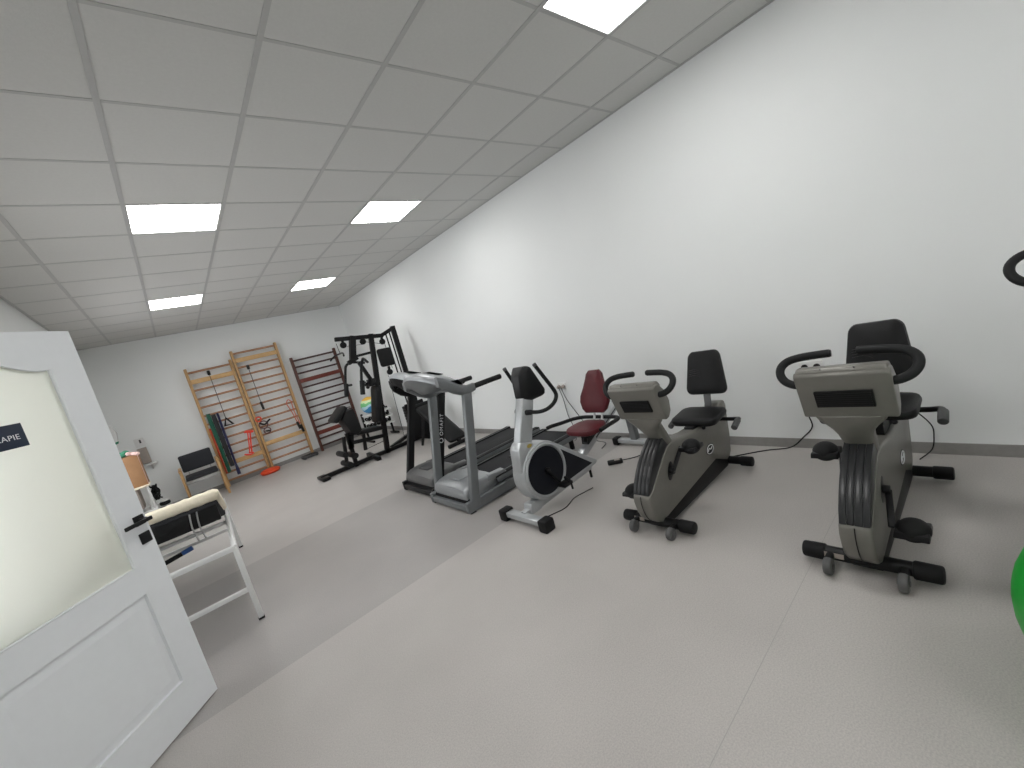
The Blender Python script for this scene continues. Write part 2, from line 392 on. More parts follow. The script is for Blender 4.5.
# ceiling: mineral tiles between T-bars, 0.6 m grid starting at x = 0, y = 2.015
GX, GY = 0.0, 2.015
LAMPS = [(i, j) for j in (-7, -2, 3, 8) for i in (0, 3)]
def make_ceiling():
    b = B()
    b.box(((XL + XR) / 2, (YB + YF) / 2, H + 0.16), (XR - XL + 0.3, YF - YB + 0.3, 0.06))
    for i in range(-2, 6):
        for j in range(-8, 14):
            if (i, j) in LAMPS: continue
            x0, x1 = max(GX + i * 0.6, XL - 0.02), min(GX + i * 0.6 + 0.6, XR + 0.02); y0, y1 = max(GY + j * 0.6, YB - 0.02), min(GY + j * 0.6 + 0.6, YF + 0.02)
            if x1 - x0 < 0.03 or y1 - y0 < 0.03: continue
            b.box(((x0 + x1) / 2, (y0 + y1) / 2, H + 0.011), (x1 - x0 - 0.014, y1 - y0 - 0.014, 0.018), bev=0.004, seg=1)
    c = struct(b.build('ceiling', M['tile']))
    g = B()
    for i in range(-1, 6):
        x = GX + i * 0.6; g.box((x, (YB + YF) / 2, H + 0.0015), (0.026, YF - YB, 0.006))
    for j in range(-7, 13):
        y = GY + j * 0.6
        if y < YF: g.box(((XL + XR) / 2, y, H + 0.0025), (XR - XL, 0.020, 0.005))
    for x in (XL + 0.012, XR - 0.012): g.box((x, (YB + YF) / 2, H + 0.001), (0.024, YF - YB, 0.006))
    for y in (YB + 0.012, YF - 0.012): g.box(((XL + XR) / 2, y, H + 0.001), (XR - XL, 0.024, 0.006))
    g.build('suspension_grid', M['tbar'], c)
make_ceiling()
LAB = {(0, -2): 'square LED ceiling panel just outside the top left corner above the door',
       (3, -2): 'square LED ceiling panel cut off by the top edge, nearest the camera',
       (0, 3): 'square LED ceiling panel on the left, larger one of the left row',
       (3, 3): 'square LED ceiling panel near the right wall, middle of the right row',
       (0, 8): 'small distant LED ceiling panel on the left, before the wall bars',
       (3, 8): 'small distant LED ceiling panel before the far right corner of the ceiling'}
for i, j in LAMPS:
    x, y = GX + i * 0.6 + 0.3, GY + j * 0.6 + 0.3
    t = thing('ceiling_light', LAB.get((i, j), 'square LED ceiling panel behind the camera, ' + ('left row' if i == 0 else 'right row')), 'ceiling light', (x, y, H), 0, 'square LED panels in the ceiling')
    f = B()
    for sx in (-1, 1): f.box((sx * 0.289, 0, 0.006), (0.014, 0.592, 0.012), bev=0.002); f.box((0, sx * 0.289, 0.006), (0.564, 0.014, 0.012), bev=0.002)
    f.box((0, 0, 0.03), (0.58, 0.58, 0.02)); f.build('frame', M['plastic_white'], t)
    B().box((0, 0, 0.009), (0.564, 0.564, 0.006)).build('diffuser', M['lamp'], t)

# ---------------------------------------------------------------- door (open, hinged on the left wall)
def make_door():
    t = thing('door_1', 'white panelled door standing open with frosted glass and black lever', 'door', (-1.031, 2.233, 0), math.radians(46.77)); struct(t)
    Wd, Ht, T = 0.9, 2.034, 0.04
    a, bz, c0, c1, top = 0.141, 0.20, 0.70, 0.84, 1.8556
    lf = B()
    lf.prism([(Wd - a, 0.008), (Wd, 0.008), (Wd, Ht), (Wd - a, Ht)], 0, T)
    lf.prism([(0, 0.008), (a, 0.008), (a, Ht), (0, Ht)], 0, T)
    lf.prism([(a, 0.008), (Wd - a, 0.008), (Wd - a, bz), (a, bz)], 0, T)
    lf.prism([(a, c0), (Wd - a, c0), (Wd - a, c1), (a, c1)], 0, T)
    def arch(x):
        u = min(x - a, Wd - a - x) / ((Wd - 2 * a) / 2); u = max(0, min(1, (u - 0.12) / 0.88)); return top + 0.085 * u * u * (3 - 2 * u)
    xs = [a + (Wd - 2 * a) * k / 28 for k in range(29)]
    lf.prism([(Wd - a, Ht), (a, Ht)] + [(x, arch(x)) for x in xs], 0, T)
    pw, ph = Wd - 2 * a, c0 - bz
    def rc(ins, y): return [(a + ins, y, bz + ins), (Wd - a - ins, y, bz + ins), (Wd - a - ins, y, c0 - ins), (a + ins, y, c0 - ins)]
    lf.loft([rc(0, 0), rc(0.003, 0.015), rc(0.014, 0.015), rc(0.045, 0.001), rc(0.05, 0.001)], cap0=False)
    lf.loft([rc(0, T), rc(0.003, T - 0.015), rc(0.014, T - 0.015), rc(0.045, T - 0.001), rc(0.05, T - 0.001)], cap0=False)
    lf.build('leaf', M['white'], t, 25)
    bd = B()
    for y in (0.002, T - 0.002):
        out = [(x, y, arch(x)) for x in xs] + [(Wd - a, y, c1 + (top - c1) * k / 8) for k in range(7, 0, -1)] + [(Wd - a - (Wd - 2 * a) * k / 8, y, c1) for k in range(0, 9)] + [(a, y, c1 + (top - c1) * k / 8) for k in range(1, 8)]
        bd.tube(out, 0.006, 8, 0, True)
    bd.build('glazing_bead', M['white'], t)
    gl = B(); gl.prism([(Wd - a + 0.005, c1 - 0.005), (a - 0.005, c1 - 0.005)] + [(x, arch(x) + 0.004) for x in xs], 0.017, 0.023)
    prop(gl.build('glass_pane', M['frost'], t), 'frosted glass pane')
    for sgn, y0 in ((-1, 0.0), (1, T)):
        x = Wd - 0.042
        h = B().box((x, y0 + sgn * 0.005, 1.045), (0.052, 0.01, 0.052), bev=0.003)
        hb = h.build('handle_rosette', M['black'], t)
        l = B(); l.cyl((x, y0 + sgn * 0.006, 1.045), (x, y0 + sgn * 0.05, 1.045), 0.009)
        l.box((x - 0.048, y0 + sgn * 0.052, 1.041), (0.14, 0.012, 0.02), bev=0.004); l.build('lever', M['black'], hb)
        k = B().box((x - 0.002, y0 + sgn * 0.005, 0.952), (0.054, 0.01, 0.056), bev=0.003).build('lock_plate', M['black'], t)
    lk = B().box((Wd + 0.001, T / 2, 1.0), (0.003, 0.02, 0.22), bev=0.001); lk.box((Wd + 0.005, T / 2, 1.05), (0.012, 0.012, 0.02), bev=0.002)
    lk.build('latch_plate', M['chrome'], t)
    hg = B()
    for z in (0.25, 1.75): hg.cyl((-0.004, -0.006, z - 0.05), (-0.004, -0.006, z + 0.05), 0.008)
    hg.build('hinge', M['black'], t)
    u = lambda q: Wd - q
    s = prop(B().box(((u(0.3165) + u(0.62)) / 2, 0.0145, 1.5955), (0.3035, 0.005, 0.1), bev=0.0008).build('sign', M['navysign'], t), 'navy name plate with pale capital letters')
    to = text_mesh('TERAPIE', 0.0315, M['letter'], align='RIGHT'); to.parent = s
    to.location = (u(0.337), 0.0115, 1.580); to.rotation_euler = (PI / 2, 0, 0)
make_door()

# ---------------------------------------------------------------- recumbent ergometers (two champagne ones) and their upright sister
def rot_y(a): return Matrix.Rotation(a, 3, 'Y')

def ergometer(name, label, cat, loc, crank=0.0, ds=0.0, sz=0.0, bz=0.0, upright=False, group=None):
    t = thing(name, label, cat, loc, 0, group)
    st = B().cyl((-0.015, -0.16, 0.058), (-0.015, 0.16, 0.058), 0.031).build('front_stabiliser', M['steel_black'], t)
    lab = B().box((-0.047, 0.115, 0.066), (0.002, 0.075, 0.022), rot_y(0.25)).build('sticker', M['greybox'], st)
    for s in (-1, 1): B().cyl((-0.015, s * 0.15, 0.056), (-0.015, s * 0.243, 0.056), 0.039, 0.037, bev=0.008).build('end_cap', M['matte'], st)
    for s in (-1, 1):
        wb = B().box((-0.06, s * 0.128, 0.062), (0.07, 0.03, 0.03), bev=0.005); wo = wb.build('caster', M['steel_black'], t)
        q = B(); q.cyl((-0.098, s * 0.128 - 0.017, 0.04), (-0.098, s * 0.128 + 0.017, 0.04), 0.039, bev=0.008)
        q.cyl((-0.098, s * 0.128 - 0.021, 0.04), (-0.098, s * 0.128 + 0.021, 0.04), 0.012); q.build('wheel', M['wheel'], wo)
    # black chassis under the shell
    B().prism([(-0.03, 0.024), (0.93, 0.022), (0.99, 0.055), (0.99, 0.12), (0.80, 0.20), (0.60, 0.20), (0.0, 0.11)], -0.058, 0.058, bev=0.008).build('chassis', M['steel_black'], t)
    rs = B().cyl((0.97, -0.15, 0.055), (0.97, 0.15, 0.055), 0.031).build('rear_stabiliser', M['steel_black'], t)
    for s in (-1, 1): B().cyl((0.97, s * 0.14, 0.053), (0.97, s * 0.225, 0.053), 0.037, bev=0.008).build('end_cap', M['matte'], rs)
    # shell
    top_z = 0.50 if not upright else 0.30
    out = [(-0.035, 0.070), (-0.075, 0.088), (-0.108, 0.125), (-0.128, 0.175), (-0.137, 0.235), (-0.128, 0.282), (-0.085, 0.30), (-0.03, 0.34), (0.04, 0.395), (0.11, 0.447), (0.17, 0.487), (0.235, 0.50), (0.30, 0.492)]
    out += [(0.42, 0.470), (0.52, 0.452), (0.66, 0.445), (0.84, 0.445), (0.96, 0.455), (0.985, 0.515), (1.075, 0.512), (1.09, 0.47), (1.06, 0.23), (1.03, 0.115), (0.985, 0.07), (0.93, 0.065), (0.76, 0.142)] if not upright else \
           [(0.38, 0.50), (0.46, 0.52), (0.52, 0.50), (0.60, 0.40), (0.72, 0.28), (0.88, 0.17), (0.95, 0.10), (0.93, 0.065), (0.76, 0.10)]
    hs = B().prism(out, -0.059, 0.059, bev=0.014, seg=3).build('housing', M['taupe'], t)
    # vertical parting line down the nose + small screw
    B().tube([(-0.0405, 0, 0.076), (-0.0805, 0, 0.092), (-0.112, 0, 0.127), (-0.132, 0, 0.177), (-0.140, 0, 0.235), (-0.132, 0, 0.278)], 0.0022, 6, 2).build('parting_line', M['black'], hs)
    # black inserts on the flanks: crank slot, logo badge
    for s in (-1, 1):
        sl = [(0.152 + 0.034 * math.cos(a) + 0.020 * math.sin(a), 0.330 + 0.056 * math.sin(a)) for a in [2 * PI * k / 20 for k in range(20)]]
        B().prism(sl, s * 0.056, s * 0.0605, bev=0.001).build('crank_recess', M['black'], hs)
        bg = B().prism([(0.705 + 0.062 * math.cos(a), 0.252 + 0.040 * math.sin(a)) for a in [2 * PI * k / 24 for k in range(24)]], s * 0.056, s * 0.0605).build('badge', M['black'], hs)
        r = B(); r.ring((0.705, s * 0.061, 0.252), 0.05, 0.0035, (0, 1, 0), 28, 6, (1, 0.62))
        r.tube([(0.668, s * 0.061, 0.245), (0.690, s * 0.061, 0.262), (0.712, s * 0.061, 0.25), (0.738, s * 0.061, 0.262)], 0.004, 6, 4)
        r.build('badge_emblem', M['letter'], bg)
    # ribbed wheel cover between the flanks
    front = [(-0.126, 0.286), (-0.098, 0.345), (-0.055, 0.402), (-0.005, 0.452), (0.055, 0.500), (0.12, 0.540), (0.19, 0.572)]
    back = [(0.26, 0.50), (0.15, 0.44), (0.0, 0.33), (-0.08, 0.28)]
    rc_ = B()
    for a, b, k in ((-0.054, -0.0295, 1), (-0.0285, 0.0005, 1), (0.0015, 0.0265, 1), (0.0275, 0.054, 1)): rc_.prism(front + back, a, b, bev=0.0025)
    rc_.prism([(p[0] + 0.006, p[1] - 0.006) for p in front] + back, -0.05, 0.05)
    rc_.build('wheel_cover', M['ribbed'], t)
    # console head and neck
    dz = 0.0 if not upright else 0.27; dx = 0.0 if not upright else 0.1
    nk = B()
    rings = []
    for (sf, cz, hw) in ((0.064, 0.738, 0.135), (0.0735, 0.710, 0.122), (0.083, 0.684, 0.096), (0.097, 0.656, 0.077), (0.116, 0.625, 0.066), (0.149, 0.575, 0.060), (0.190, 0.51, 0.056), (0.228, 0.45, 0.052)):
        hd = 0.042; cx = sf + 0.72 * hd
        k = (cz - 0.45) / 0.285
        px, pz = 0.72, 0.69
        ring = [(cx + dx * k + px * hd * q[1] / 1.0, q[0] * hw, cz + dz * k + pz * hd * q[1]) for q in [(x_, y_) for x_, y_ in rrect(2, 2, 0.5, 3)]]
        rings.append(ring)
    nk.loft(rings); nk.build('neck', M['taupe'], t, 50)
    cs = bpy.data.objects.new('console', None)
    cb = B().prism([(-0.002, 0.922), (0.014, 0.940), (0.062, 0.938), (0.115, 0.885), (0.145, 0.81), (0.138, 0.745), (0.105, 0.712), (0.070, 0.708)], -0.167, 0.167, bev=0.009, seg=3)
    cb.prism([(0.004, 0.930), (0.020, 0.956), (0.078, 0.952), (0.105, 0.915), (0.06, 0.90)], -0.160, 0.160, bev=0.012, seg=3)
    c = cb.build('console', M['taupe'], t); c.location = (dx, 0, dz)
    # vent grille on the back of the head
    a = math.atan2(0.074, 0.212)
    g = B().box((0.0315, 0, 0.806), (0.012, 0.204, 0.083), rot_y(-a), bev=0.002); g.build('vent_panel', M['matte'], c)
    sl = B()
    for k in range(7):
        f = (k - 3) * 0.011; sl.box((0.0315 + f * -math.sin(a) - 0.0065 * math.cos(a), 0, 0.806 + f * math.cos(a) - 0.0065 * math.sin(a) * 1.0), (0.003, 0.19, 0.004), rot_y(-a))
    sl.build('vent_slat', M['black'], c)
    for y in (-0.055, 0.062): B().ball((0.012, y, 0.9505), 0.004, 10).build('screw', M['wheel'], c)
    for s in (-1, 1):
        h = B().tube([(0.05, s * 0.150, 0.872), (0.052, s * 0.185, 0.876), (0.066, s * 0.220, 0.892), (0.086, s * 0.240, 0.920), (0.108, s * 0.238, 0.950), (0.126, s * 0.212, 0.973), (0.138, s * 0.165, 0.984), (0.147, s * 0.11, 0.987), (0.154, s * 0.052, 0.988)], 0.0185 if not upright else 0.015, 14, 4)
        ho = h.build('handlebar', M['foam'], t); ho.location = (dx, 0, dz)
        B().cyl((0.154, s * 0.053, 0.988), (0.1548, s * 0.046, 0.988), 0.0165, bev=0.002).build('grip_end', M['black'], ho)
    # cranks and pedals
    for s in (-1, 1):
        ang = crank + (PI if s > 0 else 0); L = 0.172
        ax = (0.15, 0.333); e = (ax[0] + L * math.cos(ang), ax[1] + L * math.sin(ang))
        cr = B(); cr.cyl((ax[0], s * 0.055, ax[1]), (ax[0], s * 0.088, ax[1]), 0.02, bev=0.003)
        cr.beam((ax[0], s * 0.08, ax[1]), (e[0], s * 0.096, e[1]), 0.014, 0.026, up=(0, 1, 0)); ca = cr.build('crank_arm', M['black'], t)
        p = B(); n0 = s * 0.102
        p.hull([(e[0] + dx_, n0 + s * dy_, e[1] + dz_) for dx_, dy_, dz_ in ((-0.06, 0, -0.014), (0.06, 0, -0.014), (0.066, 0.115, -0.014), (-0.066, 0.115, -0.014), (-0.055, 0.005, 0.014), (0.055, 0.005, 0.014), (0.062, 0.112, 0.014), (-0.062, 0.112, 0.014))], 0.005)
        po = p.build('pedal', M['black'], ca)
        q = B().ball((e[0], n0 + s * 0.062, e[1] + 0.004), 1.0, 24, (0.062, 0.056, 0.048))
        q.build('pedal_strap', M['matte'], po)
    if not upright:
        sx = ds; z0 = sz
        B().box((0.80 + sx / 2, 0, 0.440 + z0 / 2), (0.44, 0.07, 0.05 + z0), bev=0.005).build('seat_slide', M['steel_black'], t)
        s_ = B()
        pad(s_, rrect(0.335, 0.27, 0.055, 4), 0.052, (0.755 + sx, 0, 0.462 + z0), (0, -1, 0), (0.98, 0, 0.09), bulge=0.004, edge=0.02)
        s_.build('seat', M['leather'], t)
        br = B().box((0.945 + sx, 0, 0.585 + bz), (0.012, 0.052, 0.32), rot_y(0.18), bev=0.003); br.box((0.87 + sx, 0, 0.456 + z0), (0.16, 0.055, 0.012), bev=0.003); br.build('back_bracket', M['hoodgrey'], t)
        o3 = []
        for q in rrect(0.30, 0.335, 0.048, 5, 0, 0.1675): o3.append((q[0] * (1.04 - 0.27 * (q[1] / 0.335) ** 1.15), q[1]))
        bp_ = B(); pad(bp_, o3, 0.055, (0.975 + sx, 0, 0.592 + bz), (0, -1, 0), (0.24, 0, 0.97), bulge=0.008, edge=0.02); b_ = bp_.build('backrest', M['leather'], t)
        for k in range(4): B().tube([(0.9405 + sx + 0.004 * k, 0.105, 0.750 + bz + 0.014 * k), (0.934 + sx + 0.004 * k, 0.05, 0.757 + bz + 0.014 * k), (0.929 + sx + 0.004 * k, 0.015, 0.742 + bz + 0.014 * k)], 0.0012, 5, 3).build('stitching', M['ribbed'], b_)
        for s in (-1, 1):
            hh = B().tube([(0.90 + sx, s * 0.08, 0.415 + z0), (0.90 + sx, s * 0.17, 0.415 + z0), (0.88 + sx, s * 0.222, 0.425 + z0), (0.84 + sx, s * 0.235, 0.432 + z0), (0.80 + sx, s * 0.238, 0.426 + z0)], 0.0145, 12, 4).build('side_handle', M['black'], t)
            B().cyl((0.83 + sx, s * 0.237, 0.431 + z0), (0.745 + sx, s * 0.239, 0.404 + z0), 0.021, bev=0.004).build('hand_grip', M['darkgrey'], hh)
        lv = B(); lv.tube([(0.76 + sx, -0.03, 0.44 + z0), (0.70 + sx, -0.06, 0.43 + z0), (0.64 + sx, -0.08, 0.442 + z0)], 0.009, 8, 3); lv.ball((0.64 + sx, -0.08, 0.442 + z0), 0.014, 12); lv.build('adjust_lever', M['black'], t)
    else:
        B().beam((0.47, 0, 0.42), (0.60, 0, 0.80), 0.05, 0.05).build('seat_post', M['chrome'], t)
        s_ = B(); o2 = [(-0.03, -0.15), (0.03, -0.15), (0.06, -0.05), (0.12, 0.05), (0.13, 0.11), (0.09, 0.14), (-0.09, 0.14), (-0.13, 0.11), (-0.12, 0.05), (-0.06, -0.05)]
        pad(s_, [(-p[0], p[1]) for p in o2][::-1], 0.07, (0.62, 0, 0.80), (0, -1, 0), (1, 0, 0), edge=0.02); s_.build('seat', M['leather'], t)
    return t
ergometer('exercise_bike', 'champagne grey recumbent exercise bike on the right, backrest half hidden behind its console', 'exercise bike', (1.955, 0.48, 0), crank=-2.42, ds=-0.13, sz=0.085, bz=0.055, group='champagne recumbent bikes along the right wall')
ergometer('exercise_bike', 'champagne grey recumbent exercise bike in the middle showing its flank and tall black backrest', 'exercise bike', (1.922, 1.505, 0), crank=0.75, group='champagne recumbent bikes along the right wall')
ergometer('exercise_bike', 'exercise bike cut off at the right edge, only a black handlebar loop in view', 'exercise bike', (2.03, -0.25, 0), crank=0.6, upright=True)

# ---------------------------------------------------------------- silver recumbent bike with burgundy seat
def burgundy_bike():
    t = thing('exercise_bike', 'silver recumbent exercise bike with burgundy seat and round black flywheel cover', 'exercise bike', (1.6, 2.48, 0))
    st = B().box((-0.012, -0.024, 0.058), (0.075, 0.38, 0.045), bev=0.01).build('front_stabiliser', M['silver'], t)
    for s in (-1, 1): B().box((-0.012, s * 0.232 - 0.024, 0.047), (0.10, 0.085, 0.094), bev=0.014).build('end_cap', M['matte'], st)
    # housing: disc tapering to a tail
    c, R_ = (0.280, 0.324), 0.234
    tail = (0.865, 0.150)
    dx, dz = tail[0] - c[0], tail[1] - c[1]; D = math.hypot(dx, dz); base = math.atan2(dz, dx); off = math.acos((R_ - 0.02) / D)
    a0, a1 = base + off, base - off + 2 * PI
    out = [(c[0] + R_ * math.cos(a0 + (a1 - a0) * k / 40), c[1] + R_ * math.sin(a0 + (a1 - a0) * k / 40)) for k in range(41)]
    out += [(tail[0] - 0.005, tail[1] - 0.022), (tail[0] + 0.018, tail[1] - 0.008), (tail[0] + 0.016, tail[1] + 0.012), (tail[0] - 0.002, tail[1] + 0.022)]
    hs = B().prism(out, -0.072, 0.072, bev=0.012, seg=3).build('housing', M['silver'], t)
    for s in (-1, 1):
        B().cyl((c[0], s * 0.070, c[1]), (c[0], s * 0.0745, c[1]), 0.192, seg=48).build('flywheel_cover', M['navydisc'], hs)
        r = B(); r.ring((c[0], s * 0.073, c[1]), 0.208, 0.012, (0, 1, 0), 48, 8); r.build('rim', M['silver'], hs)
        # black triangle towards the tail
        tri = []
        for k in range(9):
            aa = base + 0.72 - (0.72 + 0.66) * k / 8; tri.append((c[0] + 0.226 * math.cos(aa), c[1] + 0.226 * math.sin(aa)))
        tri += [(tail[0] - 0.055, tail[1] + 0.006)]
        B().prism(tri, s * 0.070, s * 0.0745).build('tail_panel', M['navydisc'], hs)
    B().prism([(0.04, 0.05), (0.16, 0.05), (0.22, 0.13), (0.06, 0.13)], -0.045, 0.045, bev=0.008).build('front_foot', M['silver'], t)
    B().beam((0.0, 0, 0.065), (0.84, 0, 0.105), 0.05, 0.05).build('lower_tube', M['silver'], t)
    B().cyl((0.835, 0, 0.0), (0.835, 0, 0.085), 0.012, bev=0.002).build('foot', M['matte'], t)
    # collar and post
    co = B().hull([(x, s * y, z) for s in (-1, 1) for x, y, z in ((0.045, 0.052, 0.39), (0.078, 0.06, 0.575), (0.118, 0.055, 0.62), (0.245, 0.055, 0.575), (0.225, 0.062, 0.48), (0.12, 0.06, 0.38))], 0.014).build('collar', M['silver'], t)
    bg = B()
    for s in (-1, 1): bg.prism([(0.19 + 0.026 * math.cos(a), 0.566 + 0.015 * math.sin(a)) for a in [2 * PI * k / 18 for k in range(18)]], s * 0.053, s * 0.0585)
    bg.build('badge', M['badge'], co)
    B().prism([(0.110, 0.59), (0.235, 0.555), (0.375, 0.89), (0.262, 0.94)], -0.043, 0.043, bev=0.012, seg=3).build('console_post', M['silver'], t)
    cn = B().hull([(x, s * y, z) for s in (-1, 1) for x, y, z in ((0.255, 0.045, 0.925), (0.35, 0.046, 0.885), (0.455, 0.10, 0.90), (0.462, 0.112, 0.945), (0.375, 0.100, 1.158), (0.335, 0.068, 1.172), (0.275, 0.052, 1.11))], 0.014, 3).build('console', M['black'], t)
    B().prism([(-0.085, -0.10), (0.085, -0.10), (0.075, 0.09), (-0.075, 0.09)], 0, 0.003, 'z').build('display', M['darkgrey'], cn)
    dsp = bpy.data.objects[cn.children[0].name]; dsp.matrix_local = Matrix.Translation((0.4255, 0, 1.04)) @ Matrix.Rotation(PI / 2, 4, 'Z') @ Matrix.Rotation(math.radians(68), 4, 'X')
    for s in (-1, 1):
        h = B().tube([(0.265, s * 0.03, 0.815), (0.275, s * 0.08, 0.812), (0.31, s * 0.14, 0.803), (0.36, s * 0.185, 0.81), (0.425, s * 0.205, 0.84), (0.462, s * 0.207, 0.885), (0.452, s * 0.203, 0.94), (0.40, s * 0.193, 1.05), (0.345, s * 0.183, 1.165)], 0.0155, 12, 4)
        ho = h.build('handlebar', M['foam'], t)
        B().cyl((0.262, s * 0.035, 0.815), (0.278, s * 0.085, 0.811), 0.022, 0.02, bev=0.004).build('clamp', M['black'], ho)
        B().cyl((0.350, s * 0.184, 1.155), (0.341, s * 0.182, 1.175), 0.0165, bev=0.003).build('end_cap', M['darkgrey'], ho)
    # rail, rear leg, rear stabiliser
    r = B(); r.beam((0.72, 0, 0.215), (1.52, 0, 0.555), 0.075, 0.055); rl = r.build('seat_rail', M['silver'], t)
    q = B()
    for s in (-1, 1): q.beam((0.98, s * 0.039, 0.325), (1.46, s * 0.039, 0.53), 0.003, 0.014)
    q.build('rail_groove', M['darkgrey'], rl)
    B().prism([(1.40, 0.49), (1.52, 0.545), (1.575, 0.48), (1.615, 0.30), (1.625, 0.07), (1.555, 0.07), (1.545, 0.28), (1.50, 0.42)], -0.035, 0.035, bev=0.008).build('rear_leg', M['steelgrey'], t)
    rs = B().box((1.585, 0, 0.05), (0.07, 0.40, 0.045), bev=0.01).build('rear_stabiliser', M['silver'], t)
    for s in (-1, 1): B().box((1.585, s * 0.225, 0.045), (0.09, 0.07, 0.08), bev=0.014).build('end_cap', M['matte'], rs)
    # seat carriage, seat, backrest
    sl = B().prism([(0.86, 0.30), (1.08, 0.39), (1.03, 0.45), (0.88, 0.45)], -0.04, 0.04, bev=0.006); sl.cyl((0.86, -0.02, 0.36), (0.83, -0.03, 0.33), 0.02); sl.build('seat_carriage', M['black'], t)
    o2 = [(q[0] * (1 - 0.12 * (q[1] + 0.15) / 0.3), q[1]) for q in rrect(0.37, 0.30, 0.12, 6)]
    s_ = B(); pad(s_, o2, 0.05, (0.93, 0, 0.412), (0, -1, 0), (0.998, 0, 0.05), bulge=0.006, edge=0.02); s_.build('seat', M['burgundy'], t)
    po = B()
    for s in (-1, 1): po.tube([(1.06, s * 0.045, 0.42), (1.12, s * 0.045, 0.47), (1.15, s * 0.045, 0.62)], 0.011, 10, 3)
    po.build('backrest_post', M['chrome'], t)
    prof = [(0.0, 0.10), (0.03, 0.135), (0.10, 0.165), (0.16, 0.160), (0.24, 0.125), (0.32, 0.098), (0.37, 0.085), (0.40, 0.058)]
    o3 = [(w_, z_) for z_, w_ in prof] + [(-w_, z_) for z_, w_ in prof[::-1]]
    bp_ = B(); pad(bp_, o3, 0.055, (1.115, 0, 0.515), (0, -1, 0), (0.33, 0, 0.94), bulge=0.018, edge=0.022); b_ = bp_.build('backrest', M['burgundy'], t)
    lb = B(); lb.ball((0, 0, 0), 0.07, 20, (0.22, 1, 0.62)); l_ = lb.build('lumbar_emboss', M['burgundy'], b_); l_.location = (1.103, 0, 0.64); l_.rotation_euler = (0, 0.3, 0)
    # armrest loop around the seat
    lp = B().tube([(0.70, 0.255, 0.515), (0.76, 0.265, 0.51), (0.90, 0.27, 0.49), (1.05, 0.262, 0.474), (1.12, 0.21, 0.468), (1.14, 0.10, 0.466), (1.14, -0.10, 0.466), (1.12, -0.21, 0.468), (1.05, -0.262, 0.474), (0.90, -0.27, 0.475), (0.80, -0.265, 0.468)], 0.0175, 12, 5).build('armrest_loop', M['foam'], t)
    # cranks
    for s in (-1, 1):
        ang = -1.05 + (PI if s > 0 else 0); L = 0.165; e = (c[0] + L * math.cos(ang), c[1] + L * math.sin(ang))
        cr = B(); cr.cyl((c[0], s * 0.07, c[1]), (c[0], s * 0.10, c[1]), 0.022, bev=0.003); cr.beam((c[0], s * 0.092, c[1]), (e[0], s * 0.105, e[1]), 0.014, 0.026, up=(0, 1, 0))
        ca = cr.build('crank_arm', M['black'], t)
        p = B().box((e[0], s * 0.155, e[1]), (0.10, 0.085, 0.026), bev=0.006).build('pedal', M['black'], ca)
        B().tube([(e[0] + 0.04, s * 0.13, e[1] + 0.012), (e[0] + 0.02, s * 0.15, e[1] + 0.045), (e[0] + 0.03, s * 0.185, e[1] + 0.02), (e[0] + 0.02, s * 0.205, e[1] - 0.05)], 0.009, 8, 4).build('pedal_strap', M['matte'], p)
burgundy_bike()

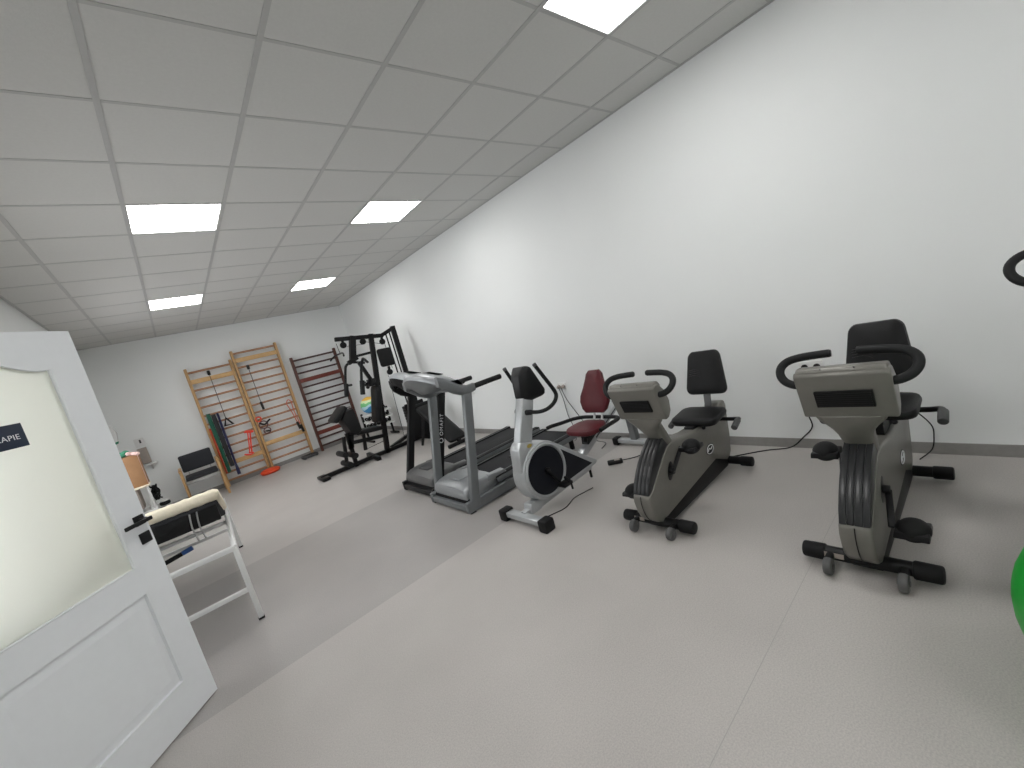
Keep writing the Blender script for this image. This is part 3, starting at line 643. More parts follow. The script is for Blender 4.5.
# ---------------------------------------------------------------- treadmills
def treadmill(label, loc, dark, hw=0.325, lean=0.0, ch=0.33, cs=0.0, cz=0.0):
    t = thing('treadmill', label, 'treadmill', loc, 0, 'treadmills side by side along the right wall')
    up = M['steel_black'] if dark else M['steelgrey']; body = M['steelgrey']
    fr = B()
    for s in (-1, 1): fr.beam((0.0, s * hw, 0.055), (1.05, s * hw, 0.055), 0.05, 0.095, 0.006)
    fr.beam((0.03, -hw, 0.045), (0.03, hw, 0.045), 0.055, 0.055, 0.006, up=(0, 0, 1))
    f = fr.build('base_frame', up, t)
    for s in (-1, 1): B().box((0.04, s * hw, 0.006), (0.06, 0.055, 0.012), bev=0.003).build('foot', M['matte'], f)
    for s in (-1, 1): B().cyl((0.07, s * (hw - 0.03), 0.085), (0.07, s * (hw - 0.075), 0.085), 0.026, bev=0.004).build('transport_wheel', M['matte'], f)
    w_ = hw - 0.035
    sec = [(0.045, 0.10), (0.035, 0.15), (0.05, 0.195), (0.11, 0.222), (0.22, 0.238), (0.33, 0.228), (0.42, 0.195), (0.44, 0.15), (0.42, 0.10)]
    rings = []
    for y, k in ((-w_, 0.80), (-w_ + 0.012, 0.92), (-w_ + 0.05, 0.97), (-0.12, 1.04), (0, 1.06), (0.12, 1.04), (w_ - 0.05, 0.97), (w_ - 0.012, 0.92), (w_, 0.80)):
        rings.append([(0.22 + (x - 0.22) * (0.6 + 0.4 * min(1, k)), y, 0.08 + (z - 0.08) * k) for x, z in sec])
    h = B().loft(rings).build('motor_hood', M['silverdull'] if not dark else M['hoodgrey'], t, 45)
    B().box((0.22, 0, 0.075), (0.36, 2 * w_ - 0.01, 0.05)).build('hood_base', M['matte'], t)
    hp = B().prism([(0.13, -0.10), (0.13, 0.10), (0.30, 0.14), (0.36, 0.10), (0.36, -0.10), (0.30, -0.14)], 0.232, 0.2475, 'z', 0.004); hp.build('hood_insert', M['darkgrey'] if dark else M['silverdull'], h)
    for s in (-1, 1):
        lug = B().hull([(x, s * y, z) for x, y, z in ((0.30, w_ - 0.06, 0.17), (0.30, w_ + 0.005, 0.17), (0.33, w_ - 0.06, 0.225), (0.33, w_, 0.225), (0.52, w_ - 0.06, 0.215), (0.52, w_, 0.205), (0.56, w_ - 0.05, 0.15), (0.56, w_ + 0.003, 0.15))], 0.012); lug.build('hood_wing', M['silverdull'] if not dark else M['hoodgrey'], h)
    dk = B().box((0.98, 0, 0.150), (1.22, 2 * w_ - 0.12, 0.022), bev=0.006); dk.cyl((1.60, -w_ + 0.06, 0.140), (1.60, w_ - 0.06, 0.140), 0.024); dk.build('running_belt', M['belt'], t)
    for s in (-1, 1):
        y = s * (w_ - 0.02)
        rl = B().box((1.02, y, 0.155), (1.24, 0.078, 0.04), bev=0.008).build('side_rail', M['matte'], t)
        B().box((1.02, y + s * 0.036, 0.138), (1.24, 0.014, 0.055), bev=0.004).build('rail_trim', body, rl)
        B().box((1.02, y - s * 0.03, 0.176), (1.2, 0.008, 0.004)).build('edge_line', body, rl)
        B().box((1.62, y, 0.14), (0.06, 0.085, 0.075), bev=0.012).build('end_cap', M['matte'], rl)
        B().beam((1.5, y, 0.0), (1.5, y, 0.135), 0.04, 0.04).build('rear_foot', M['matte'], rl)
    ups = []
    for s in (-1, 1):
        b_ = B().prism([(0.040, 0.02), (0.132, 0.02), (0.148, 0.12), (0.374 + lean, 1.03), (0.294 + lean, 1.06), (0.064, 0.12)], s * hw - 0.027, s * hw + 0.027, bev=0.008); ups.append(b_.build('upright', up, t))
    if dark:                                                       # pale lettering running up the right upright
        d = Vector((0.230 + lean, 0, 0.94)).normalized(); LP = Vector((0.106, -hw - 0.0275, 0.12)) + d * 0.50
        o = text_mesh('OMAFIT', 0.054, M['letter'], 0.0008, 1.25); o.parent = ups[0]
        X = d; Y = Vector((0, 1, 0)) ; Z = X.cross(Y)
        n = Vector((0, -1, 0)); X = d; Y = n.cross(X).normalized()
        mt = Matrix((X, Y, n)).transposed().to_4x4(); mt.translation = LP + Y * -0.019 ; o.matrix_local = mt
        e = B().ring((0, 0, 0), 0.022, 0.0035, (0, 0, 1), 24, 6).build('emblem', M['letter'], ups[0]); m2 = mt.copy(); m2.translation = LP - d * 0.05; e.matrix_local = m2
    # console: bulging shell between two arms
    rings = []
    for k in range(17):
        y = -ch + 2 * ch * k / 16; u = abs(y) / ch
        zt = cz + 1.19 + 0.125 * max(0, math.cos(u * PI / 2)) ** 0.8; zb = cz + 1.10 + 0.07 * u * u; s0 = cs - 0.03 + 0.13 * u * u
        rings.append([(s0 + 0.06, y, zt - 0.050), (s0 + 0.004, y, zt - 0.046), (s0 + 0.002, y, zt - 0.025), (s0 + 0.02, y, zt - 0.008), (s0 + 0.05, y, zt), (s0 + 0.11, y, zt - 0.006), (cs + 0.30, y, zt - 0.09), (cs + 0.33, y, zt - 0.12), (cs + 0.27, y, zb)])
    c = B().loft(rings).build('console', M['silverdull'], t, 55)
    sh = []
    for k in range(17):
        f = 0.97; y = (-ch + 2 * ch * k / 16) * f; u = abs(y) / ch
        zt = cz + 1.19 + 0.125 * max(0, math.cos(u * PI / 2)) ** 0.8; zb = cz + 1.10 + 0.07 * u * u; s0 = cs - 0.03 + 0.13 * u * u
        sh.append([(s0 + 0.006, y, zt - 0.045), (s0 + 0.022, y, zt - 0.08), (s0 + 0.055, y, (zt + zb) / 2 - 0.03), (s0 + 0.12, y, zb), (cs + 0.25, y, zb - 0.01), (cs + 0.28, y, zt - 0.13)])
    B().loft(sh).build('back_shell', M['matte'] if dark else M['steelgrey'], c, 50)
    B().box((cs + 0.18, 0, cz + 1.268), (0.14, 0.34, 0.006), rot_y(0.40)).build('display', M['matte'], c)
    for s in (-1, 1):
        y = s * hw; l2 = lean
        a = B().loft([[(x + l2, yy + q[0] * wy, z + q[1] * hz) for q in rrect(2, 2, 0.6, 3)] for x, yy, z, wy, hz in ((0.07, s * min(hw, ch - 0.02), cz * 0.8 + 1.20, 0.026, 0.045), (0.13, y, cz * 0.5 + 1.165, 0.032, 0.055), (0.20, y, 1.115, 0.035, 0.058), (0.27, y, 1.072, 0.035, 0.050), (0.345, y, 1.052, 0.033, 0.042), (0.42, y, 1.058, 0.030, 0.036))])
        ao = a.build('console_arm', M['steelgrey'] if not dark else M['matte'], t, 50)
        B().tube([(0.40 + l2, y, 1.060), (0.56 + l2, y, 1.062), (0.745 + l2, y, 1.062)], 0.025, 12, 3).build('hand_grip', M['foam'], ao)
    k = B().box((0.31 + lean, 0, 1.075), (0.05, 2 * hw - 0.04, 0.035), bev=0.008); k.build('cross_handle', M['matte'] if dark else M['steelgrey'], t)
    return t
treadmill('silver grey treadmill with grey uprights beside the burgundy seated bike', (1.49, 3.455, 0), False, ch=0.345)
treadmill('treadmill with black uprights behind the silver grey treadmill', (1.55, 4.215, 0), True, hw=0.35, lean=0.10, ch=0.27, cs=0.12, cz=0.03)

# ---------------------------------------------------------------- multi gym in the far corner
def multigym():
    t = thing('multi_gym', 'black multi gym with weight stack, preacher pad and pulleys in the far corner', 'multi gym', (1.2, 6.8, 0))
    P = lambda x, z, y=0.0: (x - 1.2, y, z)
    K = M['steel_black']
    B().beam(P(1.2, 0.04), P(3.1, 0.04), 0.07, 0.06).build('base_beam', K, t)
    fp = B().box(P(1.24, 0.03), (0.12, 0.34, 0.05), bev=0.012).build('front_foot', K, t)
    B().beam(P(2.03, 0.035, -0.30), P(2.1, 0.035, 0.36), 0.07, 0.06).build('cross_foot', K, t)
    B().beam(P(3.0, 0.035, -0.35), P(3.0, 0.035, 0.6), 0.07, 0.06).build('rear_foot', K, t)
    B().beam(P(2.40, 0.06, 0.02), P(2.95, 0.06, 0.5), 0.06, 0.06).build('brace_foot', K, t)
    B().beam(P(2.297, 0.0), P(2.64, 2.0), 0.07, 0.075).build('main_post', K, t)
    B().beam(P(2.05, 2.035), P(2.84, 1.93), 0.06, 0.065).build('top_beam', K, t)
    B().beam(P(2.80, 1.93), P(3.07, 2.02), 0.06, 0.06).build('top_link', K, t)
    B().beam(P(3.055, 0.0), P(3.055, 2.05), 0.065, 0.075).build('rear_post', K, t)
    B().beam(P(2.335, 2.03), P(2.225, 1.66), 0.10, 0.09).build('front_mast', K, t)
    B().beam(P(2.14, 1.62), P(2.30, 1.68), 0.08, 0.07).build('mast_bracket', K, t)
    B().beam(P(2.25, 1.70), P(2.54, 1.70), 0.04, 0.04).build('stub_bar', K, t)
    for x, z in ((2.15, 1.92), (2.475, 1.905), (2.80, 1.83), (2.765, 1.30)):
        q = B(); q.cyl(P(x, z, -0.02), P(x, z, 0.02), 0.05, bev=0.006); q.beam(P(x, z, 0), P(x + 0.01, z + 0.10, 0), 0.05, 0.03); q.build('pulley', M['matte'], t)
    q = B()
    q.tube([P(2.05, 1.97), P(2.06, 1.80)], 0.004, 6, 0); q.tube([P(2.20, 1.89), P(2.47, 1.86)], 0.004, 6, 0); q.tube([P(2.52, 1.89), P(2.80, 1.79)], 0.004, 6, 0); q.tube([P(2.83, 1.82), P(2.83, 1.35)], 0.004, 6, 0); q.tube([P(2.72, 1.25), P(2.66, 0.1)], 0.004, 6, 0); q.tube([P(2.0, 0.2), P(2.3, 0.22)], 0.004, 6, 0)
    q.build('cable', M['matte'], t)
    lb = B().tube([P(1.99, 1.74, 0.35), P(2.03, 1.79, 0.22), P(2.06, 1.80, 0.0), P(2.03, 1.79, -0.22), P(1.99, 1.74, -0.35)], 0.013, 10, 3).build('pulldown_bar', K, t)
    # weight stack and its guide rods
    for x in (2.90, 2.97): B().cyl(P(x, 0.1), P(x, 1.98), 0.012).build('guide_rod', M['steel_black'], t)
    ws = B()
    for k in range(11): ws.box(P(2.965, 0.115 + k * 0.051), (0.30, 0.17, 0.046), bev=0.004)
    ws.build('weight_stack', M['steel_black'], t)
    B().box(P(2.965, 0.36, -0.11), (0.36, 0.02, 0.66), bev=0.006).build('stack_shroud', M['matte'], t)
    b = B(); pad(b, rrect(0.25, 0.31, 0.04, 4, 0, 0), 0.06, P(2.75, 1.56, -0.03), (1, 0, -0.05), (0, 0, 1), edge=0.015); b.build('upper_pad', M['leather'], t)
    # press arms
    for s in (-1, 1):
        y = s * 0.38 - 0.16
        q = B().tube([P(2.42, 1.56, s * 0.06), P(2.26, 1.62, s * 0.26 - 0.1), P(2.17, 1.60, y), P(2.12, 1.50, y), P(2.06, 1.30, y), P(2.02, 1.12, y)], 0.021, 10, 4).build('press_arm', K, t)
        B().cyl(P(2.07, 1.31, y), P(2.015, 1.10, y), 0.036, bev=0.006).build('grip_pad', M['foam'], q)
        B().cyl(P(2.10, 1.27, y), P(2.10, 1.27, y - s * 0.14), 0.018).build('hand_grip', M['foam'], q)
    B().beam(P(2.30, 1.60), P(2.42, 1.22), 0.055, 0.055).build('press_lever', K, t)
    q = B(); q.cyl(P(2.28, 1.20), P(2.43, 1.27), 0.02); q.cyl(P(2.36, 1.30, -0.12), P(2.36, 1.15, 0.12), 0.03); q.box(P(2.40, 1.22), (0.12, 0.10, 0.12), bev=0.012); q.build('lever_joint', K, t)
    # seat group
    b = B(); pad(b, rrect(0.27, 0.62, 0.05, 4), 0.085, P(2.41, 0.84), (0, -1, 0), (0.28, 0, 0.96), edge=0.02); b.build('back_pad', M['leather'], t)
    b = B(); pad(b, [(-0.15, -0.22), (0.15, -0.22), (0.17, 0.0), (0.15, 0.22), (-0.15, 0.22), (-0.17, 0)][::-1], 0.065, P(2.08, 0.455), (0, 1, 0), (-0.99, 0, 0.14), edge=0.02); b.build('seat_pad', M['leather'], t)
    B().beam(P(1.76, 0.39), P(2.36, 0.30), 0.055, 0.06).build('seat_beam', K, t)
    B().beam(P(2.01, 0.45), P(1.965, 0.19), 0.05, 0.05).build('seat_post', K, t)
    B().beam(P(1.765, 0.56), P(1.755, 0.0), 0.06, 0.06).build('front_post', K, t)
    b = B(); pad(b, rrect(0.40, 0.29, 0.04, 4), 0.07, P(1.745, 0.86), (0, -1, 0), (0.77, 0, 0.62), edge=0.02); b.build('preacher_pad', M['leather'], t)
    B().prism([(0.52, 0.80), (0.60, 0.90), (0.735, 0.92), (0.765, 0.55), (0.70, 0.50), (0.60, 0.52)], -0.17, 0.17, bev=0.02).build('preacher_support', M['leather'], t)
    B().prism([(0.56, 0.52), (0.66, 0.52), (0.60, 0.30), (0.52, 0.30)], -0.03, 0.03, bev=0.006).build('preacher_bracket', K, t)
    lv = B(); lv.beam(P(1.70, 0.52), P(1.615, 0.07), 0.05, 0.05); l_ = lv.build('leg_lever', K, t)
    for x, z in ((1.60, 0.27), (1.74, 0.20), (1.62, 0.10)): B().cyl(P(x, z, -0.19), P(x, z, 0.19), 0.045, bev=0.01).build('foam_roller', M['foam'], l_)
    ch = B()
    for k in range(9): ch.ring(P(1.80 + 0.016 * k, 0.985 - 0.006 * k + 0.006 * math.sin(k), -0.06), 0.012, 0.004, (0, 1, 0) if k % 2 else (0, 0, 1), 10, 5)
    ch.build('chain', M['wheel'], t)
multigym()

def incline_bench():
    t = thing('incline_bench', 'black sloping sit-up bench between the multi gym and the black treadmill', 'bench', (2.86, 5.75, 0))
    b = B(); pad(b, rrect(0.30, 0.98, 0.05, 4), 0.06, (0, 0.03, 0.33), (1, 0, 0), (0, 0.84, 0.55), edge=0.02); b.build('bench_pad', M['leather'], t)
    fr = B(); fr.beam((0, -0.42, 0.06), (0, 0.45, 0.60), 0.05, 0.05); fr.build('frame', M['steel_black'], t)
    for s in (-1, 1): B().beam((s * 0.03, 0.40, 0.56), (s * 0.16, 0.52, 0.0), 0.04, 0.04).build('leg', M['steel_black'], t)
    B().beam((-0.2, -0.40, 0.035), (0.2, -0.40, 0.035), 0.05, 0.05).build('front_foot', M['steel_black'], t)
    r = B(); r.cyl((-0.2, 0.50, 0.64), (0.2, 0.50, 0.64), 0.045, bev=0.01); r.build('foam_roller', M['foam'], t)
incline_bench()

# ---------------------------------------------------------------- rack with small weights and a bright ball
def weight_rack():
    t = thing('weight_rack', 'low white shelved rack of small black weights in the far corner', 'rack', (2.87, 8.35, 0))
    for s in (-1, 1): B().beam((s * 0.27, 0.05, 0), (s * 0.27, 0.05, 0.60), 0.03, 0.04).build('post', M['steel_black'], t)
    for z in (0.26, 0.40, 0.54): B().prism([(-0.14, z + 0.02), (0.10, z + 0.03), (0.10, z + 0.015), (-0.12, z - 0.005), (-0.14, z - 0.005)], -0.28, 0.28, 'x', 0.004).build('shelf', M['plastic_white'], t)
    for s in (-1, 1): B().beam((s * 0.27, -0.2, 0.02), (s * 0.27, 0.2, 0.02), 0.04, 0.04).build('foot', M['steel_black'], t)
weight_rack()
def dumbbell_proto():
    t = thing('dumbbell', 'small black dumbbell on the white shelved rack', 'dumbbell', (0, 0, 0), 0, 'small dumbbells on the white rack')
    for s in (-1, 1): B().cyl((0, s * 0.045, 0), (0, s * 0.10, 0), 0.034, seg=6, bev=0.006).build('head', M['matte'], t)
    B().cyl((0, -0.05, 0), (0, 0.05, 0), 0.014).build('handle', M['chrome'], t)
    return t
db0 = dumbbell_proto(); first = True
for z in (0.26, 0.40):
    for k in range(6):
        o = db0 if first else copy_tree(db0); first = False
        o.location = (2.87 - 0.2 + 0.08 * k, 8.33, z + 0.066)
tb = prop(B().ball((0, 0, 0), 0.17, 40).build('exercise_ball', M['ball'], loc=(2.79, 8.33, 0.735)), 'multicoloured ball resting on top of the white weight rack', 'ball')
sb = B().ball((0, 0, 0), 0.055, 20).build('exercise_ball', M['matte'], loc=(3.035, 8.33, 0.62)); prop(sb, 'small black ball on the right end of the rack top', 'ball')

# ---------------------------------------------------------------- wall bars
def wall_bars(label, x0, x1, y, top, rungs, boards, pm, rm, bmz, group):
    t = thing('wall_bars', label, 'wall bars', ((x0 + x1) / 2, y, 0), 0, group)
    hw = (x1 - x0) / 2
    for s in (-1, 1):
        p = B().prism([(-0.05, 0), (0.05, 0), (0.05, top - 0.02), (0.03, top), (-0.03, top), (-0.05, top - 0.02)], s * hw - 0.022, s * hw + 0.022, 'x', 0.005).build('post', pm, t)
        for z in (0.5, top - 0.35): B().box((s * hw, 0.07, z), (0.03, 0.045, 0.05), bev=0.003).build('wall_bracket', M['chrome'], p)
    for z in rungs: B().tube([(-hw, -0.012, z), (hw, -0.012, z)], 0.0195, 10, 0).build('rung', rm, t)
    for z in boards: B().box((0, -0.03, z), (2 * hw - 0.03, 0.022, 0.085), bev=0.006).build('board', bmz, t)
    return t
YW = 9.585
wall_bars('beech wall bars on the left, lower frame with mats and straps', 0.215, 0.925, YW, 2.32, [2.235] + [1.90 - 0.165 * k for k in range(9)] + [0.265, 0.11], [2.06, 0.42], M['wood'], M['rungwood'], M['woodboard'], 'beech wall bars on the far wall')
wall_bars('beech wall bars on the right, taller frame with orange tubes', 0.985, 1.765, YW, 2.47, [2.41] + [2.13 - 0.155 * k for k in range(10)] + [0.36, 0.20], [2.27, 0.545], M['wood'], M['rungwood'], M['woodboard'], 'beech wall bars on the far wall')
wall_bars('dark brown wall bars behind the multi gym', 1.965, 2.86, YW, 2.09, [2.01, 1.87, 1.73] + [1.42 - 0.148 * k for k in range(7)] + [0.27, 0.11], [1.565, 0.40], M['brownwood'], M['brownrung'], M['mahogany'], None)

# things hung on the wall bars
def tubeobj(name, label, cat, pts, r, m, sm=4, group=None, parent=None):
    o = B().tube(pts, r, 8, sm).build(name, m, parent)
    if not parent: prop(o, label, cat, group)
    return o
YH = YW - 0.06
def cord(label, x, z0, z1):
    t = thing('pulley_cord', label, 'exercise cord', (x, YH - 0.01, 0))
    B().box((0, 0, z0), (0.05, 0.03, 0.09), bev=0.01).build('door_anchor', M['matte'], t)
    B().tube([(0, 0, z0), (0, 0, z1)], 0.006, 6, 0).build('cord', M['matte'], t)
    return t
t = cord('black elastic cord with triangular handle hung on the left beech wall bars', 0.535, 2.16, 1.25)
B().tube([(0, 0, 1.27), (-0.05, -0.01, 1.13), (0.08, -0.01, 1.12)], 0.024, 8, 0, True).build('handle', M['matte'], t)
t = cord('black elastic cord with straight handle hung on the right beech wall bars', 1.17, 2.10, 1.34)
B().cyl((0, 0, 1.38), (0.005, -0.01, 1.22), 0.022, bev=0.005).build('handle', M['matte'], t)
t = thing('resistance_band', 'bright red looped band stretched between rungs of the left beech wall bars', 'resistance band', (0.75, YH - 0.01, 0))
q = B(); q.tube([(-0.02, 0, 0.90), (0.10, 0, 0.865), (0.12, 0, 0.88), (0.0, -0.01, 0.915)], 0.014, 8, 3); q.build('upper_loop', M['red'], t)
q = B(); q.tube([(0.075, 0, 0.87), (0.02, -0.01, 0.65), (-0.01, 0, 0.49)], 0.013, 8, 3); q.tube([(0.035, 0, 0.88), (-0.01, -0.01, 0.66), (-0.05, 0, 0.48)], 0.010, 8, 3); q.build('strand', M['red'], t)
q = B(); q.tube([(-0.14, 0, 0.49), (-0.05, -0.01, 0.455), (0.01, 0, 0.47), (-0.06, -0.02, 0.50)], 0.014, 8, 3); q.build('lower_loop', M['red'], t)
t = thing('resistance_tube', 'salmon orange resistance tube with black handles on the right beech wall bars', 'resistance band', (1.66, YH - 0.01, 0))
q = B(); q.tube([(-0.07, 0, 1.20), (-0.02, -0.01, 0.98), (0.01, 0, 0.76)], 0.009, 8, 3); q.tube([(0.03, 0, 1.22), (0.02, -0.01, 1.0), (0.05, 0, 0.72)], 0.009, 8, 3); q.tube([(-0.07, 0, 1.20), (-0.02, 0.0, 1.27), (0.03, 0, 1.22)], 0.009, 8, 3); q.build('tube', M['salmon'], t)
for x, z in ((0.005, 0.70), (0.05, 0.62)): B().cyl((x, -0.01, z + 0.08), (x + 0.015, -0.02, z - 0.08), 0.024, bev=0.005).build('handle', M['matte'], t)
t = thing('resistance_band', 'plum and orange band bundle wound round the post between the beech wall bars', 'resistance band', (1.05, YH - 0.02, 0))
q = B(); q.ring((0.03, 0, 0.93), 0.075, 0.010, (0.2, 1, 0.1), 24, 8); q.ring((0.06, 0, 0.80), 0.06, 0.010, (0, 1, 0.3), 24, 8); q.build('loop', M['purple'], t)
q = B().ring((-0.02, 0, 1.06), 0.045, 0.014, (0.1, 1, 0), 24, 8); q.build('orange_loop', M['orange'], t)
q = B(); q.tube([(-0.03, -0.01, 0.98), (0.05, -0.02, 0.93), (0.13, -0.01, 0.98), (0.17, -0.01, 1.0)], 0.016, 8, 3); q.tube([(0.02, -0.01, 0.80), (0.10, -0.02, 0.78)], 0.016, 8, 3); q.build('strap', M['matte'], t)
# long bands hung over a rung beside the left post
for lab, x, dx, z0, z1, m, wd in (('narrow brick red exercise band hung next to the left post of the wall bars', 0.245, 0.005, 1.16, 0.26, M['matred'], 0.03), ('green exercise band hung on the left beech wall bars', 0.296, 0.0, 1.43, 0.27, M['matgreen'], 0.062), ('black exercise band hung between the green and navy bands', 0.368, 0.005, 1.39, 0.36, M['matblack'], 0.072), ('navy exercise band with its end spread at the bottom of the left wall bars', 0.437, -0.010, 1.40, 0.17, M['matnavy'], 0.036)):
    yb = YH - 0.02
    b = B()
    sec = []
    for k in range(13):
        f = k / 12; z = z0 + (z1 - z0) * f; ww = wd * (1 + 0.08 * math.sin(f * 5)) * (1.7 if (m is M['matnavy'] and f > 0.85) else 1); xx = x + dx * f
        sec.append([(xx - ww / 2, yb - 0.006, z), (xx, yb - 0.016 - 0.006 * math.sin(k), z), (xx + ww / 2, yb - 0.006, z), (xx + ww / 2, yb + 0.006, z), (xx, yb - 0.002, z), (xx - ww / 2, yb + 0.006, z)])
    prop(b.loft(sec).build('exercise_band', m), lab, 'exercise band', 'exercise bands hung on the left wall bars')
# floor items under the wall bars
t = thing('balance_cushion', 'flat orange rubber balance cushion on the floor under the beech wall bars', 'balance cushion', (0.90, 9.32, 0))
b = B(); n = 32
b.loft([[(r * math.cos(2 * PI * k / n), r * math.sin(2 * PI * k / n), z) for k in range(n)] for r, z in ((0.10, 0.0), (0.155, 0.008), (0.175, 0.035), (0.172, 0.06), (0.15, 0.078), (0.08, 0.088), (0.02, 0.086))]); b.build('cushion', M['orange'], t, 60)
b = B()
for r in (0.05, 0.09, 0.13): b.ring((0, 0, 0.088 - 6.0e-1 * r * r * 0.5), r, 0.004, (0, 0, 1), 32, 6)
b.build('ridge', M['orange'], t)
t = thing('step_platform', 'low dark grey platform on the floor at the right end of the beech wall bars', 'step platform', (1.66, 9.40, 0), 0.1)
B().box((0, 0, 0.035), (0.30, 0.2, 0.05), bev=0.015).build('platform', M['darkgrey'], t)
b = B()
for k in range(6): b.box((-0.12 + 0.048 * k, 0, 0.062), (0.02, 0.17, 0.008), bev=0.003)
b.build('tread_strip', M['matte'], t)
for s in (-1, 1): B().box((s * 0.12, 0, 0.006), (0.03, 0.18, 0.012)).build('foot', M['matte'], t)

# ---------------------------------------------------------------- chair by the wall bars
def chair():
    t = thing('armchair', 'wooden armed chair with charcoal seat and back beside the left wall bars', 'chair', (-0.10, 9.1, 0))
    b = B(); pad(b, rrect(0.46, 0.44, 0.03, 3), 0.055, (0, 0, 0.44), (1, 0, 0), (0, 1, 0.03), edge=0.018); b.build('seat', M['fabric'], t)
    b = B(); pad(b, rrect(0.47, 0.30, 0.025, 3), 0.045, (0, 0.235, 0.70), (1, 0, 0), (0, 0.14, 0.99), edge=0.014); b.build('backrest', M['fabric'], t)
    for s in (-1, 1):
        x = s * 0.265
        B().prism([(-0.24, 0.60), (0.22, 0.63), (0.22, 0.66), (-0.22, 0.64), (-0.25, 0.62)], x - 0.022, x + 0.022, 'x', 0.008).build('armrest', M['wood'], t)
        B().beam((x, -0.21, 0), (x, -0.215, 0.62), 0.045, 0.035).build('leg', M['wood'], t)
        B().beam((x, 0.27, 0), (x, 0.19, 0.64), 0.045, 0.035).build('leg', M['wood'], t)
        B().beam((x, -0.2, 0.40), (x, 0.22, 0.39), 0.025, 0.05).build('side_rail', M['wood'], t)
    for y in (-0.18, 0.2): B().beam((-0.26, y, 0.395), (0.26, y, 0.395), 0.025, 0.04).build('seat_rail', M['chrome'], t)
    b = B()
    for s in (-1, 1): b.beam((s * 0.16, 0.20, 0.40), (s * 0.16, 0.27, 0.78), 0.025, 0.012)
    b.build('back_support', M['chrome'], t)
chair()

# ---------------------------------------------------------------- treatment couch
def couch():
    t = thing('treatment_couch', 'white framed treatment couch with raised section and cream cover behind the door', 'treatment couch', (-0.116, 3.44, 0), -math.atan2(0.076, 1.91))
    Wc, L, Z = 0.66, 1.91, 0.545
    W_ = M['whitemetal']
    for x in (0, -Wc):
        for y in (0, L):
            l = B().beam((x, y, 0.012), (x, y, Z), 0.034, 0.034).build('leg', W_, t); B().box((x, y, 0.008), (0.038, 0.038, 0.016), bev=0.003).build('foot', M['matte'], l)
    for x in (0, -Wc): B().beam((x, 0, Z), (x, L, Z), 0.034, 0.034).build('side_rail', W_, t)
    for y in (0, L): B().beam((-Wc, y, Z), (0, y, Z), 0.034, 0.034).build('end_rail', W_, t)
    for y in (0, L): B().beam((-Wc, y, 0.235), (0, y, 0.235), 0.03, 0.03).build('stretcher', W_, t)
    B().beam((-Wc, 0.95, Z - 0.02), (0, 0.95, Z - 0.02), 0.03, 0.03).build('middle_rail', W_, t)
    # raised section hinged at mid-length, lifted towards the door
    hy, hz, ty, tz = 0.98, 0.585, 0.13, 0.85
    d = Vector((0, ty - hy, tz - hz)); n = Vector((0, -d.z, d.y)).normalized(); n = -n if n.z < 0 else n
    def slab(o0, o1, x0, x1, a, b, bev):
        q = B(); pts = [(x, h.y + n.y * k, h.z + n.z * k) for x in (x0, x1) for h in (Vector((0, hy, hz)) + d * a, Vector((0, hy, hz)) + d * b) for k in (o0, o1)]
        return q.hull(pts, bev, 3)
    bd = slab(0.0, 0.03, -Wc + 0.01, 0.0, 0.0, 1.0, 0.006).build('backrest_board', M['fabric'], t)
    # its black front apron, visible below the cover
    q = B().hull([(x, y, z) for x in (-Wc + 0.01, -0.012) for y, z in ((ty + 0.01, tz + 0.01), (ty + 0.05, tz + 0.02), (ty + 0.03, tz - 0.12), (ty + 0.07, tz - 0.12))], 0.008); q.build('apron', M['leather'], bd)
    mt = B()
    N = 26; rings = []
    for i in range(N + 1):
        x = -Wc - 0.01 + (Wc + 0.035) * i / N; k = 1.0 if 0 < i < N else 0.7; wv = 0.003 * math.sin(i * 2.1) + 0.002 * math.sin(i * 3.7)
        prof = []
        for a in range(16):
            an = 2 * PI * a / 16; c_, s_ = math.cos(an), math.sin(an)
            u = 0.5 + 0.5 * (abs(c_) ** 0.45) * (1 if c_ > 0 else -1); v = (abs(s_) ** 0.7) * (1 if s_ > 0 else -1)
            base = Vector((0, hy, hz)) + d * (0.02 + 1.06 * u) + n * (0.068 + (0.050 + wv) * v * k)
            prof.append((x, base.y, base.z))
        rings.append(prof)
    mt.loft(rings).build('cover', M['cream'], t, 70)
    fl = B(); fl.box((-Wc / 2, 1.46, 0.61), (Wc, 0.92, 0.075), bev=0.02, seg=3); fl.build('flat_section', M['leather'], t)
    sp = B()
    for x in (-0.165, -0.125): sp.tube([(x, ty - 0.004, tz + 0.0), (x - 0.012, ty + 0.004, tz - 0.10), (x - 0.004, ty + 0.02, tz - 0.20)], 0.005, 8, 3)
    sp.build('support_strut', M['chrome'], t)
    g = B(); g.cyl((-Wc + 0.03, 0.42, 0.50), (-0.30, 0.40, 0.555), 0.016); go = g.build('gas_spring', M['matte'], t)
    B().cyl((-0.30, 0.40, 0.555), (-0.235, 0.398, 0.566), 0.017, bev=0.003).build('end_cap', M['blue'], go)
couch()

